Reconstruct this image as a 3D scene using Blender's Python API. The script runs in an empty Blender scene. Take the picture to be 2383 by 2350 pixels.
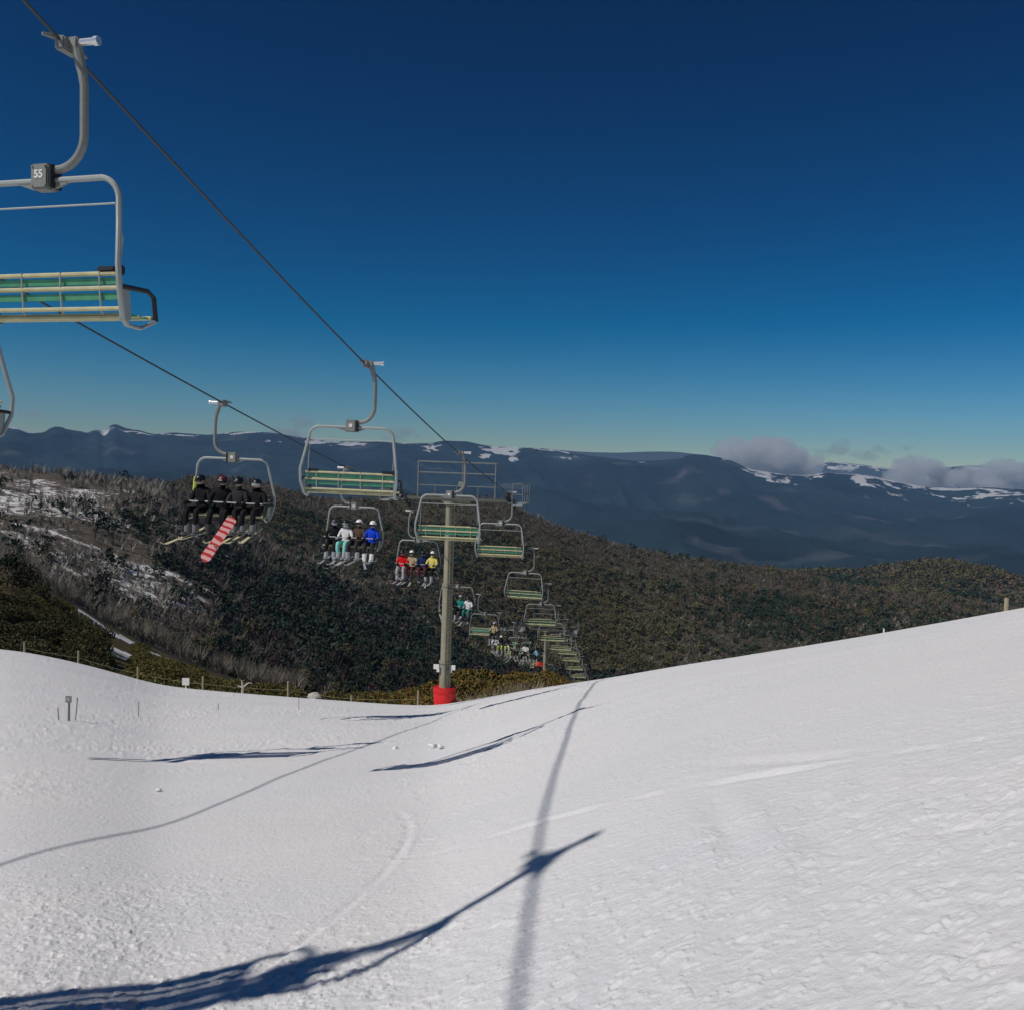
import bpy, bmesh, math, random
import numpy as np
from mathutils import Vector, Matrix, Euler
random.seed(7)
RNG = np.random.default_rng(11)
sc = bpy.context.scene
COL = sc.collection

# ------------------------------------------------------------------ camera
FPX, CX, CY = 2300.0, 1191.5, 1175.0
PITCH = math.atan((1175 - 1070) / FPX)
ROLL = math.radians(2.0)
cF = np.array([0, math.cos(PITCH), -math.sin(PITCH)])
_r0 = np.array([1.0, 0, 0]); _u0 = np.array([0, math.sin(PITCH), math.cos(PITCH)])
cR = math.cos(ROLL) * _r0 + math.sin(ROLL) * _u0
cU = -math.sin(ROLL) * _r0 + math.cos(ROLL) * _u0
cam_d = bpy.data.cameras.new('camera')
cam = bpy.data.objects.new('camera', cam_d); COL.objects.link(cam)
M = Matrix.Identity(4)
for i in range(3):
    M[i][0] = cR[i]; M[i][1] = cU[i]; M[i][2] = -cF[i]
cam.matrix_world = M
cam_d.sensor_width = 36; cam_d.sensor_fit = 'HORIZONTAL'
cam_d.lens = 36 * FPX / 2383
cam_d.clip_start = 0.1; cam_d.clip_end = 60000
sc.camera = cam

# ------------------------------------------------------------------ light
_sa, _se = math.radians(-118.8), math.radians(48.9)
SUN = Vector((math.cos(_se) * math.sin(_sa), math.cos(_se) * math.cos(_sa), math.sin(_se)))
SUN_EL = math.asin(SUN.z)
SUN_ROT = math.atan2(SUN.x, SUN.y)
w = bpy.data.worlds.new('World'); sc.world = w; w.use_nodes = True
nt = w.node_tree; nt.nodes.clear()
sky = nt.nodes.new('ShaderNodeTexSky'); sky.sky_type = 'NISHITA'
sky.sun_disc = False; sky.sun_elevation = SUN_EL; sky.sun_rotation = SUN_ROT
sky.altitude = 2000; sky.air_density = 1.0; sky.dust_density = 0.2; sky.ozone_density = 3.8
gam = nt.nodes.new('ShaderNodeGamma'); gam.inputs[1].default_value = 1.75
hsv = nt.nodes.new('ShaderNodeHueSaturation'); hsv.inputs['Saturation'].default_value = 1.12; hsv.inputs['Value'].default_value = 0.18
hsv.inputs['Hue'].default_value = 0.492
bg = nt.nodes.new('ShaderNodeBackground'); bg.inputs[1].default_value = 0.06
wo = nt.nodes.new('ShaderNodeOutputWorld')
nt.links.new(sky.outputs[0], gam.inputs[0]); nt.links.new(gam.outputs[0], hsv.inputs['Color'])
mul = nt.nodes.new('ShaderNodeMix'); mul.data_type = 'RGBA'; mul.blend_type = 'MULTIPLY'; mul.inputs[0].default_value = 1; mul.inputs[7].default_value = (1.0, 1.02, 1.06, 1)
nt.links.new(hsv.outputs[0], mul.inputs[6]); sub = nt.nodes.new('ShaderNodeMix'); sub.data_type = 'RGBA'; sub.blend_type = 'SUBTRACT'; sub.clamp_result = False; sub.inputs[0].default_value = 1; sub.inputs[7].default_value = (0.36, 0.0, 0.0, 1)
mxm = nt.nodes.new('ShaderNodeVectorMath'); mxm.operation = 'MAXIMUM'; mxm.inputs[1].default_value = (0.02, 0.02, 0.02)
nt.links.new(mul.outputs[2], sub.inputs[6]); nt.links.new(sub.outputs[2], mxm.inputs[0]); nt.links.new(mxm.outputs[0], bg.inputs[0]); nt.links.new(bg.outputs[0], wo.inputs[0])
sl = bpy.data.lights.new('sun', 'SUN'); sl.energy = 3.2; sl.angle = math.radians(0.5); sl.color = (1.0, 0.93, 0.855)
so = bpy.data.objects.new('sun', sl); COL.objects.link(so)
so.rotation_euler = SUN.to_track_quat('Z', 'Y').to_euler()
so.location = SUN * 60
sc.view_settings.view_transform = 'Standard'; sc.view_settings.look = 'None'
sc.view_settings.gamma = 1; sc.view_settings.exposure = 0.0
sc.render.engine = 'CYCLES'
sc.cycles.use_denoising = True
sc.cycles.max_bounces = 8; sc.cycles.diffuse_bounces = 4; sc.cycles.transparent_max_bounces = 12
sc.cycles.volume_bounces = 3

# ------------------------------------------------------------------ helpers
def ray(px, py):
    d = cF + (px - CX) / FPX * cR + (CY - py) / FPX * cU
    return d
def azte(px, py):
    d = ray(px, py)
    return math.atan2(d[0], d[1]), d[2] / math.hypot(d[0], d[1])
def at(px, py, Y):
    d = ray(px, py); return d * (Y / d[1])

def tag(o, label=None, cat=None, group=None, kind=None):
    if label: o['label'] = label
    if cat: o['category'] = cat
    if group: o['group'] = group
    if kind: o['kind'] = kind
    return o

def mesh_np(name, V, F, mats=None, smooth=True, fm=None):
    """V (n,3) array, F list of equal-length faces array or list of arrays"""
    me = bpy.data.meshes.new(name)
    V = np.asarray(V, dtype=np.float32)
    Fs = F if isinstance(F, (list, tuple)) else [F]
    Fs = [np.asarray(f, dtype=np.int32) for f in Fs if len(f)]
    loops = np.concatenate([f.ravel() for f in Fs])
    tot = np.concatenate([np.full(len(f), f.shape[1], dtype=np.int32) for f in Fs])
    start = np.concatenate([[0], np.cumsum(tot)[:-1]]).astype(np.int32)
    me.vertices.add(len(V)); me.vertices.foreach_set('co', V.ravel())
    me.loops.add(len(loops)); me.loops.foreach_set('vertex_index', loops)
    me.polygons.add(len(tot)); me.polygons.foreach_set('loop_start', start); me.polygons.foreach_set('loop_total', tot)
    me.polygons.foreach_set('use_smooth', np.full(len(tot), smooth, dtype=bool))
    if fm is not None: me.polygons.foreach_set('material_index', np.asarray(fm, dtype=np.int32))
    for m in (mats or []): me.materials.append(m)
    me.update(calc_edges=True)
    return me

def link(name, me, parent=None, loc=None, rz=None):
    o = bpy.data.objects.new(name, me); COL.objects.link(o)
    if parent is not None: o.parent = parent
    if loc is not None: o.location = loc
    if rz is not None: o.rotation_euler = (0, 0, rz)
    return o

def empty(name, loc=(0, 0, 0), rz=0):
    return link(name, None, None, loc, rz)

def children(o): return [c for c in o.children]
def copy_tree(o, parent=None):
    c = o.copy(); COL.objects.link(c)
    if parent is not None: c.parent = parent
    for ch in o.children: copy_tree(ch, c)
    return c

class MB:
    """collects tubes, boxes and lathes into ONE mesh"""
    def __init__(s): s.V = []; s.F = []; s.n = 0; s.sm = []
    def add(s, V, F):
        V = np.asarray(V, float); s.V.append(V)
        for f in F: s.F.append([i + s.n for i in f])
        s.n += len(V); return s
    def tube(s, pts, r, n=8, cap=True, flat=(1, 1)):
        P = [Vector(p) for p in pts]; k = len(P)
        rs = r if isinstance(r, (list, tuple)) else [r] * k
        V = []; up = None
        for i in range(k):
            t = (P[min(i + 1, k - 1)] - P[max(i - 1, 0)]).normalized()
            if up is None:
                up = Vector((0, 0, 1)) if abs(t.z) < 0.9 else Vector((1, 0, 0))
            a = t.cross(up).normalized(); up = a.cross(t).normalized()
            for j in range(n):
                th = 2 * math.pi * j / n + math.pi / n
                V.append(P[i] + a * (math.cos(th) * rs[i] * flat[0]) + up * (math.sin(th) * rs[i] * flat[1]))
        F = []
        for i in range(k - 1):
            for j in range(n):
                F.append([i * n + j, i * n + (j + 1) % n, (i + 1) * n + (j + 1) % n, (i + 1) * n + j])
        if cap:
            F.append(list(range(n))[::-1]); F.append([(k - 1) * n + j for j in range(n)])
        return s.add([tuple(v) for v in V], F)
    def box(s, c, d, rot=None, bev=0.0):
        bm = bmesh.new(); bmesh.ops.create_cube(bm, size=1)
        bmesh.ops.scale(bm, vec=d, verts=bm.verts)
        if bev > 0: bmesh.ops.bevel(bm, geom=bm.edges[:], offset=bev, segments=2, affect='EDGES')
        if rot is not None: bmesh.ops.rotate(bm, cent=(0, 0, 0), matrix=Euler(rot).to_matrix(), verts=bm.verts)
        bmesh.ops.translate(bm, vec=c, verts=bm.verts)
        bm.verts.index_update()
        V = [tuple(v.co) for v in bm.verts]; F = [[v.index for v in f.verts] for f in bm.faces]; bm.free()
        return s.add(V, F)
    def blob(s, c, r, seg=12, rings=8, fn=None):
        V = []; F = []
        for i in range(rings + 1):
            ph = math.pi * i / rings
            for j in range(seg):
                th = 2 * math.pi * j / seg
                v = [math.sin(ph) * math.cos(th), math.sin(ph) * math.sin(th), math.cos(ph)]
                if fn: v = fn(v)
                V.append([c[k] + v[k] * r[k] for k in range(3)])
        for i in range(rings):
            for j in range(seg):
                F.append([i * seg + j, (i + 1) * seg + j, (i + 1) * seg + (j + 1) % seg, i * seg + (j + 1) % seg])
        return s.add(V, F)
    def mesh(s, name, mat, smooth=True, angle=35):
        me = bpy.data.meshes.new(name)
        me.from_pydata(np.concatenate(s.V).tolist(), [], s.F)
        me.materials.append(mat)
        if smooth:
            me.polygons.foreach_set('use_smooth', np.ones(len(me.polygons), bool))
            try: me.set_sharp_from_angle(angle=math.radians(angle))
            except Exception: pass
        me.update(); return me
    def build(s, name, mat, parent=None, smooth=True, **k):
        return link(name, s.mesh(name, mat, smooth), parent, **k)

def arc(c, r, a0, a1, n, plane='xz'):
    out = []
    for i in range(n + 1):
        a = math.radians(a0 + (a1 - a0) * i / n)
        out.append((c[0] + r * math.cos(a), c[1], c[2] + r * math.sin(a)))
    return out

# ---- noise
def _hash(ix, iy, seed):
    h = (ix.astype(np.int64) * 374761393 + iy.astype(np.int64) * 668265263 + seed * 1442695041) & 0xffffffff
    h = ((h ^ (h >> 13)) * 1274126177) & 0xffffffff
    return ((h ^ (h >> 16)) & 0xffff) / 65535.0
def vnoise(x, y, seed=0):
    xi = np.floor(x); yi = np.floor(y); fx = x - xi; fy = y - yi
    u = fx * fx * fx * (fx * (fx * 6 - 15) + 10); v = fy * fy * fy * (fy * (fy * 6 - 15) + 10)
    a = _hash(xi, yi, seed); b = _hash(xi + 1, yi, seed); c = _hash(xi, yi + 1, seed); d = _hash(xi + 1, yi + 1, seed)
    return (a * (1 - u) + b * u) * (1 - v) + (c * (1 - u) + d * u) * v - 0.5
def fbm(x, y, octv=5, seed=0, gain=0.5):
    s = 0; a = 1.0
    for i in range(octv):
        s = s + a * vnoise(x * 2 ** i + 17.3 * i, y * 2 ** i - 9.1 * i, seed + i); a *= gain
    return s
def ridged(x, y, octv=5, seed=0):
    s = 0; a = 1.0
    for i in range(octv):
        s = s + a * (0.5 - 2 * np.abs(vnoise(x * 2 ** i + 5.3 * i, y * 2 ** i + 3.7 * i, seed + i))); a *= 0.5
    return s

# ---- materials
def mat(name, col, rough=0.6, metal=0.0, var=0.0, scale=8.0, spec=0.5, bump=0.0, attr=None):
    m = bpy.data.materials.new(name); m.use_nodes = True
    n = m.node_tree.nodes; l = m.node_tree.links; b = n['Principled BSDF']
    b.inputs['Base Color'].default_value = (*col, 1); b.inputs['Roughness'].default_value = rough
    b.inputs['Metallic'].default_value = metal; b.inputs['Specular IOR Level'].default_value = spec if 'cloth' not in name else 0.15
    if var > 0 or bump > 0:
        tc = n.new('ShaderNodeTexCoord'); no = n.new('ShaderNodeTexNoise'); no.inputs['Scale'].default_value = scale
        no.inputs['Detail'].default_value = 5; l.new(tc.outputs['Object'], no.inputs['Vector'])
        if var > 0:
            mx = n.new('ShaderNodeMix'); mx.data_type = 'RGBA'
            mx.inputs[6].default_value = (*[c * (1 - var) for c in col], 1)
            mx.inputs[7].default_value = (*[min(1, c * (1 + var)) for c in col], 1)
            l.new(no.outputs['Fac'], mx.inputs[0]); l.new(mx.outputs[2], b.inputs['Base Color'])
        if bump > 0:
            bp = n.new('ShaderNodeBump'); bp.inputs['Strength'].default_value = bump; bp.inputs['Distance'].default_value = 0.02
            l.new(no.outputs['Fac'], bp.inputs['Height']); l.new(bp.outputs[0], b.inputs['Normal'])
    return m

def mat_tint(name, rough=0.85, trans=0.0, gain=1.0):
    """colour from a per-plant attribute (species colour) and a little noise"""
    m = bpy.data.materials.new(name); m.use_nodes = True
    n = m.node_tree.nodes; l = m.node_tree.links; b = n['Principled BSDF']
    a = n.new('ShaderNodeAttribute'); a.attribute_name = 'tint'
    l.new(a.outputs['Color'], b.inputs['Base Color'])
    b.inputs['Roughness'].default_value = rough; b.inputs['Specular IOR Level'].default_value = 0.15
    return m

def snow_mat():
    m = bpy.data.materials.new('packed_snow'); m.use_nodes = True
    n = m.node_tree.nodes; l = m.node_tree.links; b = n['Principled BSDF']
    tc = n.new('ShaderNodeTexCoord')
    # colour: clean snow with faint dirty / icy variation
    n1 = n.new('ShaderNodeTexNoise'); n1.inputs['Scale'].default_value = 0.35; n1.inputs['Detail'].default_value = 8; n1.inputs['Roughness'].default_value = 0.65
    l.new(tc.outputs['Object'], n1.inputs['Vector'])
    cr = n.new('ShaderNodeValToRGB'); e = cr.color_ramp.elements
    e[0].position = 0.3; e[0].color = (0.74, 0.765, 0.79, 1); e[1].position = 0.7; e[1].color = (0.83, 0.815, 0.805, 1)
    l.new(n1.outputs['Fac'], cr.inputs[0]); l.new(cr.outputs[0], b.inputs['Base Color'])
    b.inputs['Roughness'].default_value = 0.75; b.inputs['Specular IOR Level'].default_value = 0.25
    # bumps: coarse crystals + scraped streaks
    mp = n.new('ShaderNodeMapping'); mp.inputs['Rotation'].default_value = (0, 0, math.radians(8)); mp.inputs['Scale'].default_value = (1.0, 1.1, 1.0)
    l.new(tc.outputs['Object'], mp.inputs['Vector'])
    n2 = n.new('ShaderNodeTexNoise'); n2.inputs['Scale'].default_value = 22; n2.inputs['Detail'].default_value = 9; n2.inputs['Roughness'].default_value = 0.72
    l.new(mp.outputs[0], n2.inputs['Vector'])
    n3 = n.new('ShaderNodeTexVoronoi'); n3.inputs['Scale'].default_value = 26; l.new(tc.outputs['Object'], n3.inputs['Vector'])
    md = n.new('ShaderNodeMath'); md.operation = 'MULTIPLY_ADD'; md.inputs[1].default_value = 0.15
    l.new(n3.outputs['Distance'], md.inputs[0]); l.new(n2.outputs['Fac'], md.inputs[2])
    bp = n.new('ShaderNodeBump'); bp.inputs['Strength'].default_value = 0.6; bp.inputs['Distance'].default_value = 0.03
    l.new(md.outputs[0], bp.inputs['Height']); l.new(bp.outputs[0], b.inputs['Normal'])
    return m

def hill_mat():
    m = bpy.data.materials.new('hillside_ground'); m.use_nodes = True
    n = m.node_tree.nodes; l = m.node_tree.links; b = n['Principled BSDF']
    a = n.new('ShaderNodeAttribute'); a.attribute_name = 'tint'
    s = n.new('ShaderNodeAttribute'); s.attribute_name = 'snowcover'
    tc = n.new('ShaderNodeTexCoord')
    no = n.new('ShaderNodeTexNoise'); no.inputs['Scale'].default_value = 0.11; no.inputs['Detail'].default_value = 9; no.inputs['Roughness'].default_value = 0.7
    l.new(tc.outputs['Object'], no.inputs['Vector'])
    no.inputs['Scale'].default_value = 0.26
    nf = n.new('ShaderNodeTexNoise'); nf.inputs['Scale'].default_value = 0.011; nf.inputs['Detail'].default_value = 9; nf.inputs['Roughness'].default_value = 0.75; l.new(tc.outputs['Object'], nf.inputs['Vector'])
    sp = n.new('ShaderNodeSeparateXYZ'); l.new(tc.outputs['Object'], sp.inputs[0])
    gt = n.new('ShaderNodeMath'); gt.operation = 'GREATER_THAN'; gt.inputs[1].default_value = 2600; l.new(sp.outputs['Y'], gt.inputs[0])
    nm = n.new('ShaderNodeMix'); l.new(gt.outputs[0], nm.inputs[0]); l.new(no.outputs['Fac'], nm.inputs[2]); l.new(nf.outputs['Fac'], nm.inputs[3])
    ad = n.new('ShaderNodeMath'); ad.operation = 'ADD'; l.new(nm.outputs[0], ad.inputs[0]); l.new(s.outputs['Fac'], ad.inputs[1])
    mr = n.new('ShaderNodeMapRange'); mr.inputs[1].default_value = 0.95; mr.inputs[2].default_value = 1.07; l.new(ad.outputs[0], mr.inputs[0])
    cap = n.new('ShaderNodeMapRange'); cap.inputs[3].default_value = 1.0; cap.inputs[4].default_value = 0.62; l.new(gt.outputs[0], cap.inputs[0])
    mm = n.new('ShaderNodeMath'); mm.operation = 'MULTIPLY'; l.new(mr.outputs[0], mm.inputs[0]); l.new(cap.outputs[0], mm.inputs[1])
    v = n.new('ShaderNodeTexNoise'); v.inputs['Scale'].default_value = 0.4; v.inputs['Detail'].default_value = 6
    l.new(tc.outputs['Object'], v.inputs['Vector'])
    hs = n.new('ShaderNodeHueSaturation'); l.new(a.outputs['Color'], hs.inputs['Color'])
    m2 = n.new('ShaderNodeMapRange'); m2.inputs[1].default_value = 0.3; m2.inputs[2].default_value = 0.7; m2.inputs[3].default_value = 0.55; m2.inputs[4].default_value = 1.5
    l.new(v.outputs['Fac'], m2.inputs[0]); l.new(m2.outputs[0], hs.inputs['Value'])
    mx = n.new('ShaderNodeMix'); mx.data_type = 'RGBA'; mx.inputs[7].default_value = (0.78, 0.79, 0.8, 1)
    l.new(mm.outputs[0], mx.inputs[0]); l.new(hs.outputs[0], mx.inputs[6]); l.new(mx.outputs[2], b.inputs['Base Color'])
    b.inputs['Roughness'].default_value = 0.9; b.inputs['Specular IOR Level'].default_value = 0.1
    return m

M_SNOW = snow_mat(); M_HILL = hill_mat(); M_PLANT = mat_tint('foliage')
M_STEEL = mat('galvanised_steel', (0.36, 0.39, 0.375), 0.55, 0.35, var=0.18, scale=14)
M_PAINT = mat('grey_painted_steel', (0.22, 0.23, 0.215), 0.6, 0.1, var=0.2, scale=10)
M_RAIL = mat('cream_tube', (0.50, 0.47, 0.27), 0.6, 0.0, var=0.35, scale=6)
M_GREEN = mat('green_slat', (0.07, 0.30, 0.17), 0.6, 0.0, var=0.4, scale=5)
M_BLACK = mat('black_rubber', (0.012, 0.013, 0.016), 0.6, var=0.3)
M_CHROME = mat('bright_zinc', (0.8, 0.8, 0.8), 0.3, 0.8)
M_ROPE = mat('steel_rope', (0.05, 0.065, 0.075), 0.6, 0.3)
M_WHITE = mat('white_plate', (0.75, 0.75, 0.72), 0.6, var=0.1)
M_RED = mat('red_pad', (0.62, 0.008, 0.012), 0.55, var=0.2, scale=3, bump=0.3)
M_POLE = mat('weathered_tower_paint', (0.25, 0.235, 0.17), 0.75, 0.1, var=0.4, scale=2.2)
M_LADDER = mat('dull_green_ladder', (0.10, 0.11, 0.085), 0.8, 0.1, var=0.3, scale=6)
M_LIFT = mat('dull_blue_grey_steel', (0.17, 0.19, 0.20), 0.7, 0.2, var=0.3, scale=3)
M_ARM = mat('dark_grey_beam', (0.12, 0.125, 0.11), 0.75, 0.2, var=0.3, scale=3)
M_WOOD = mat('weathered_wood', (0.33, 0.29, 0.19), 0.85, var=0.3, scale=12)
M_SKIN = mat('skin', (0.62, 0.38, 0.27), 0.6)
M_DEAD = mat('pale_dead_wood', (0.42, 0.41, 0.38), 0.85, var=0.3, scale=5)
M_TRUNK = mat('snow_gum_bark', (0.26, 0.235, 0.2), 0.85, var=0.35, scale=5)

# ------------------------------------------------------------------ terrain: snow slope
def eye_h(az): return 1.42 + 0 * np.asarray(az, float)
SIL = [(-700, 1500, 62), (-300, 1500, 64), (0, 1509, 64), (130, 1530, 63), (260, 1562, 61), (380, 1594, 59), (560, 1612, 57), (800, 1630, 55), (960, 1640, 54), (1010, 1641, 53), (1060, 1634, 50),
       (1250, 1601, 44), (1430, 1574, 38), (1500, 1562, 37), (1700, 1530, 34), (2000, 1481, 32), (2383, 1413, 29), (2700, 1356, 28), (3100, 1290, 27)]
_a = [(*azte(x, y), r) for x, y, r in SIL]
S_AZ = np.array([q[0] for q in _a]); S_TE = np.array([q[1] for q in _a]); S_R = np.array([q[2] for q in _a])
def smooth_interp(x, X, Y):
    """monotone cubic-ish interpolation with clamped ends"""
    X = np.asarray(X, float); Y = np.asarray(Y, float)
    x = np.clip(x, X[0], X[-1])
    d = np.diff(Y) / np.diff(X)
    m = np.empty_like(Y); m[1:-1] = np.where(d[:-1] * d[1:] > 0, 2 * d[:-1] * d[1:] / (d[:-1] + d[1:] + 1e-12), 0); m[0] = d[0]; m[-1] = d[-1]
    i = np.clip(np.searchsorted(X, x) - 1, 0, len(X) - 2); h = X[i + 1] - X[i]; t = (x - X[i]) / h
    return (2*t**3-3*t**2+1)*Y[i] + (t**3-2*t**2+t)*h*m[i] + (-2*t**3+3*t**2)*Y[i+1] + (t**3-t**2)*h*m[i+1]
_ga = np.linspace(-1.2, 1.2, 4801); _k = np.exp(-0.5 * (np.arange(-120, 121) * 0.0005 / 0.014) ** 2); _k /= _k.sum()
_k2 = np.exp(-0.5 * (np.arange(-400, 401) * 0.0005 / 0.05) ** 2); _k2 /= _k2.sum()
_gt = np.convolve(np.pad(smooth_interp(_ga, S_AZ, S_TE), 120, 'edge'), _k, 'valid')
_gr = np.convolve(np.pad(smooth_interp(_ga, S_AZ, S_R), 400, 'edge'), _k2, 'valid')
def sil(az):
    az = np.asarray(az, float)
    return np.interp(az, _ga, _gt), np.interp(az, _ga, _gr)
def snow_z(az, r):
    te, rs = sil(az); td = -te; H = eye_h(az)
    z = -H - (td - 2 * H / rs) * r - H * r * r / rs ** 2
    w = np.clip(1 - r / rs, 0, 1); xs = r * np.sin(az); xs = np.where(xs > 0, 4.2 * np.tanh(xs / 4.2), xs)
    z = z + (0.03 * w * w + 0.25 * w) * xs * w * np.clip(np.cos(az) * 3, 0, 1)
    ov = np.maximum(0, r - rs - 1.0)
    return z - 0.03 * ov ** 2
def snow_at(px, py):
    az, te = azte(px, py); rs = float(sil(az)[1])
    rr = np.linspace(1.0, rs, 3000); dz = rr * te - snow_z(np.full_like(rr, az), rr)
    k = np.nonzero(dz <= 0)[0]; r = float(rr[k[0]]) if len(k) else float(rr[np.argmin(dz)])
    return np.array([r * math.sin(az), r * math.cos(az)]), r
def build_snow():
    half = math.radians(31.5)
    azs = np.concatenate([np.linspace(-math.pi, -half, 60)[:-1], np.linspace(-half, half, 1300), np.linspace(half, math.pi, 60)[1:]])
    te, rs = sil(azs); H = eye_h(azs)
    # radial parameter: even steps on the picture near the viewer, then a few beyond the brow
    k = 900
    u = np.linspace(0, 1, k)
    R = np.empty((k, len(azs)))
    r1 = 2.0
    e1 = H * (1 - r1 / rs) ** 2 / r1
    E = e1[None, :] * (1 - u[:, None]) ** 1.25
    a = H / rs ** 2; b = 2 * H / rs + E
    R = (b - np.sqrt(np.maximum(b * b - 4 * a * H, 0))) / (2 * a)
    pre = np.linspace(0.02, r1, 14)[:-1][:, None] * np.ones_like(rs)[None, :]
    post = rs[None, :] + np.linspace(0.6, 24, 26)[:, None]
    R = np.concatenate([pre, R, post])
    AZ = np.broadcast_to(azs[None, :], R.shape)
    X = R * np.sin(AZ); Y = R * np.cos(AZ); Z = snow_z(AZ, R)
    # undulation, ruts, crust
    fade = np.clip(R / 6, 0, 1) * np.clip((rs[None, :] - R) / (0.35 * rs[None, :]), 0.0, 1)
    Z = Z + 0.10 * fade * fbm(X * 0.16, Y * 0.16, 3, 3)
    tex = 0.35 + np.clip(fbm(X * 0.30, Y * 0.30, 3, 41) + 0.25, 0, 1) * 2.0
    near = np.clip(R / 2, 0, 1) * np.clip((rs[None, :] - R) / 6, 0.25, 1)
    wf = np.clip((R - 9) / 8, 0, 1)                      # coarser clods where a fine clod no longer covers a pixel
    cl = lambda k, o, t, sd: np.maximum(0, fbm(X * k + o, Y * k, 3, sd, 0.6) - t)
    ch = (1 - wf) * (cl(8, 0, .27, 19) * 0.030 + cl(17, 9, .16, 39) * 0.034) + wf * cl(5.0, 5, .22, 23) * 0.075
    pit = (1 - wf) * cl(12, 40, .24, 29) * 0.035 + wf * cl(4.0, 45, .26, 27) * 0.07
    Z = Z + 0.45 * (1 - 0.35 * np.clip(X / 4, 0, 1)) * near * tex * (0.016 * fbm(X * 1.7, Y * 1.5, 4, 9, 0.6) + 0.009 * fbm(X * 13, Y * 10, 3, 13, 0.7) + ch - pit)
    # edged-in ski arcs: thin shallow scratches with a raised spill
    ra = np.random.default_rng(4)
    for _ in range(70):
        cx, cy = ra.uniform(-14, 16), ra.uniform(4, 38); rad = ra.uniform(5, 16); a0 = ra.uniform(0, 6.28); sp = ra.uniform(.25, .7)
        ox, oy = cx - rad * math.cos(a0), cy - rad * math.sin(a0)
        bb = (np.abs(X - cx) < rad * sp + 1) & (np.abs(Y - cy) < rad * sp + 1)
        if not bb.any(): continue
        dx = X[bb] - ox; dy = Y[bb] - oy; q = np.hypot(dx, dy) - rad; an = np.abs((np.arctan2(dy, dx) - a0 + math.pi) % (2 * math.pi) - math.pi)
        e = np.clip((sp - an) / .15, 0, 1); wd = ra.uniform(.02, .045)
        Z[bb] += e * (0.012 * np.exp(-((q - 1.8 * wd) / wd) ** 2) - 0.024 * np.exp(-(q / wd) ** 2)) * 0.55 * (0.55 + vnoise(an * 60, an * 0 + cx, 3))
    # snow-groomer / ski tracks: shallow grooves
    for (x0, y0, x1, y1, ww, dd) in TRACKS:
        p0, _ = snow_at(x0, y0); p1, _ = snow_at(x1, y1)
        d = p1 - p0; L = np.hypot(*d); d = d / L
        s = (X - p0[0]) * d[0] + (Y - p0[1]) * d[1]
        q = np.abs((X - p0[0]) * -d[1] + (Y - p0[1]) * d[0] + 0.06 * np.sin(s * 1.3) + 0.05 * vnoise(s * 0.9, s * 0, 5))
        g = np.exp(-(q / ww) ** 2) - 0.6 * np.exp(-((q - 2 * ww) / ww) ** 2)
        Z = Z - 0.45 * dd * g * np.clip(s / 0.8, 0, 1) * np.clip((L - s) / 0.8, 0, 1) * (0.6 + 0.8 * (vnoise(s * 2.5, s * 0 + 3, 8) + .5))
    nr, na = R.shape
    V = np.stack([X, Y, Z], -1).reshape(-1, 3)
    i, j = np.meshgrid(np.arange(nr - 1), np.arange(na - 1), indexing='ij'); q = (i * na + j).ravel()
    F = np.stack([q, q + 1, q + na + 1, q + na], -1)[:, ::-1]
    o = link('snow_slope', mesh_np('snow_slope', V, F, [M_SNOW]))
    tag(o, kind='structure'); return o
TRACKS = [(1650, 1830, 1780, 2010, 0.07, 0.03), (1830, 1840, 1880, 1960, 0.09, 0.03), (1930, 1800, 1960, 2300, 0.09, 0.035),
          (1745, 1950, 1830, 2340, 0.10, 0.03), (2050, 1700, 2010, 2300, 0.07, 0.02), 
          (300, 1760, 520, 1772, 0.12, 0.05), (1600, 1790, 2050, 1745, 0.07, 0.03), (200, 1580, 480, 1660, 0.1, 0.05)]
build_snow()

# ------------------------------------------------------------------ terrain: hills, valley, far range
def curve(pts):
    a = [azte(x, y) for x, y in pts]
    return np.array([q[0] for q in a]), np.array([q[1] for q in a])
def ev(c, az): return smooth_interp(az, *c)
C_SPUR = curve([(-900, 1230), (-400, 1250), (0, 1318), (100, 1368), (200, 1425), (260, 1462), (400, 1530), (560, 1592), (700, 1625), (900, 1660), (1200, 1640), (1500, 1600), (2000, 1530), (2383, 1470), (3100, 1340)])
C_FOLD = curve([(-900, 1040), (-400, 1066), (0, 1090), (100, 1096), (250, 1116), (350, 1131), (420, 1151), (480, 1182), (560, 1232), (700, 1315), (900, 1425), (1050, 1505), (1200, 1570), (1500, 1590), (2000, 1520), (2383, 1450), (3100, 1310)])
C_MID = curve([(-900, 1100), (0, 1130), (300, 1135), (380, 1136), (430, 1118), (500, 1116), (560, 1116), (640, 1134), (700, 1152), (800, 1166), (900, 1160), (1000, 1160), (1160, 1164), (1250, 1203), (1340, 1238), (1440, 1272), (1600, 1299), (1800, 1330), (1900, 1350), (2000, 1372), (2200, 1395), (2383, 1420), (3100, 1480)])
C_HUMP = curve([(-900, 1250), (1300, 1330), (1600, 1345), (1750, 1345), (1850, 1334), (1990, 1332), (2100, 1315), (2190, 1306), (2260, 1318), (2383, 1352), (2600, 1400), (3100, 1450)])
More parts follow.
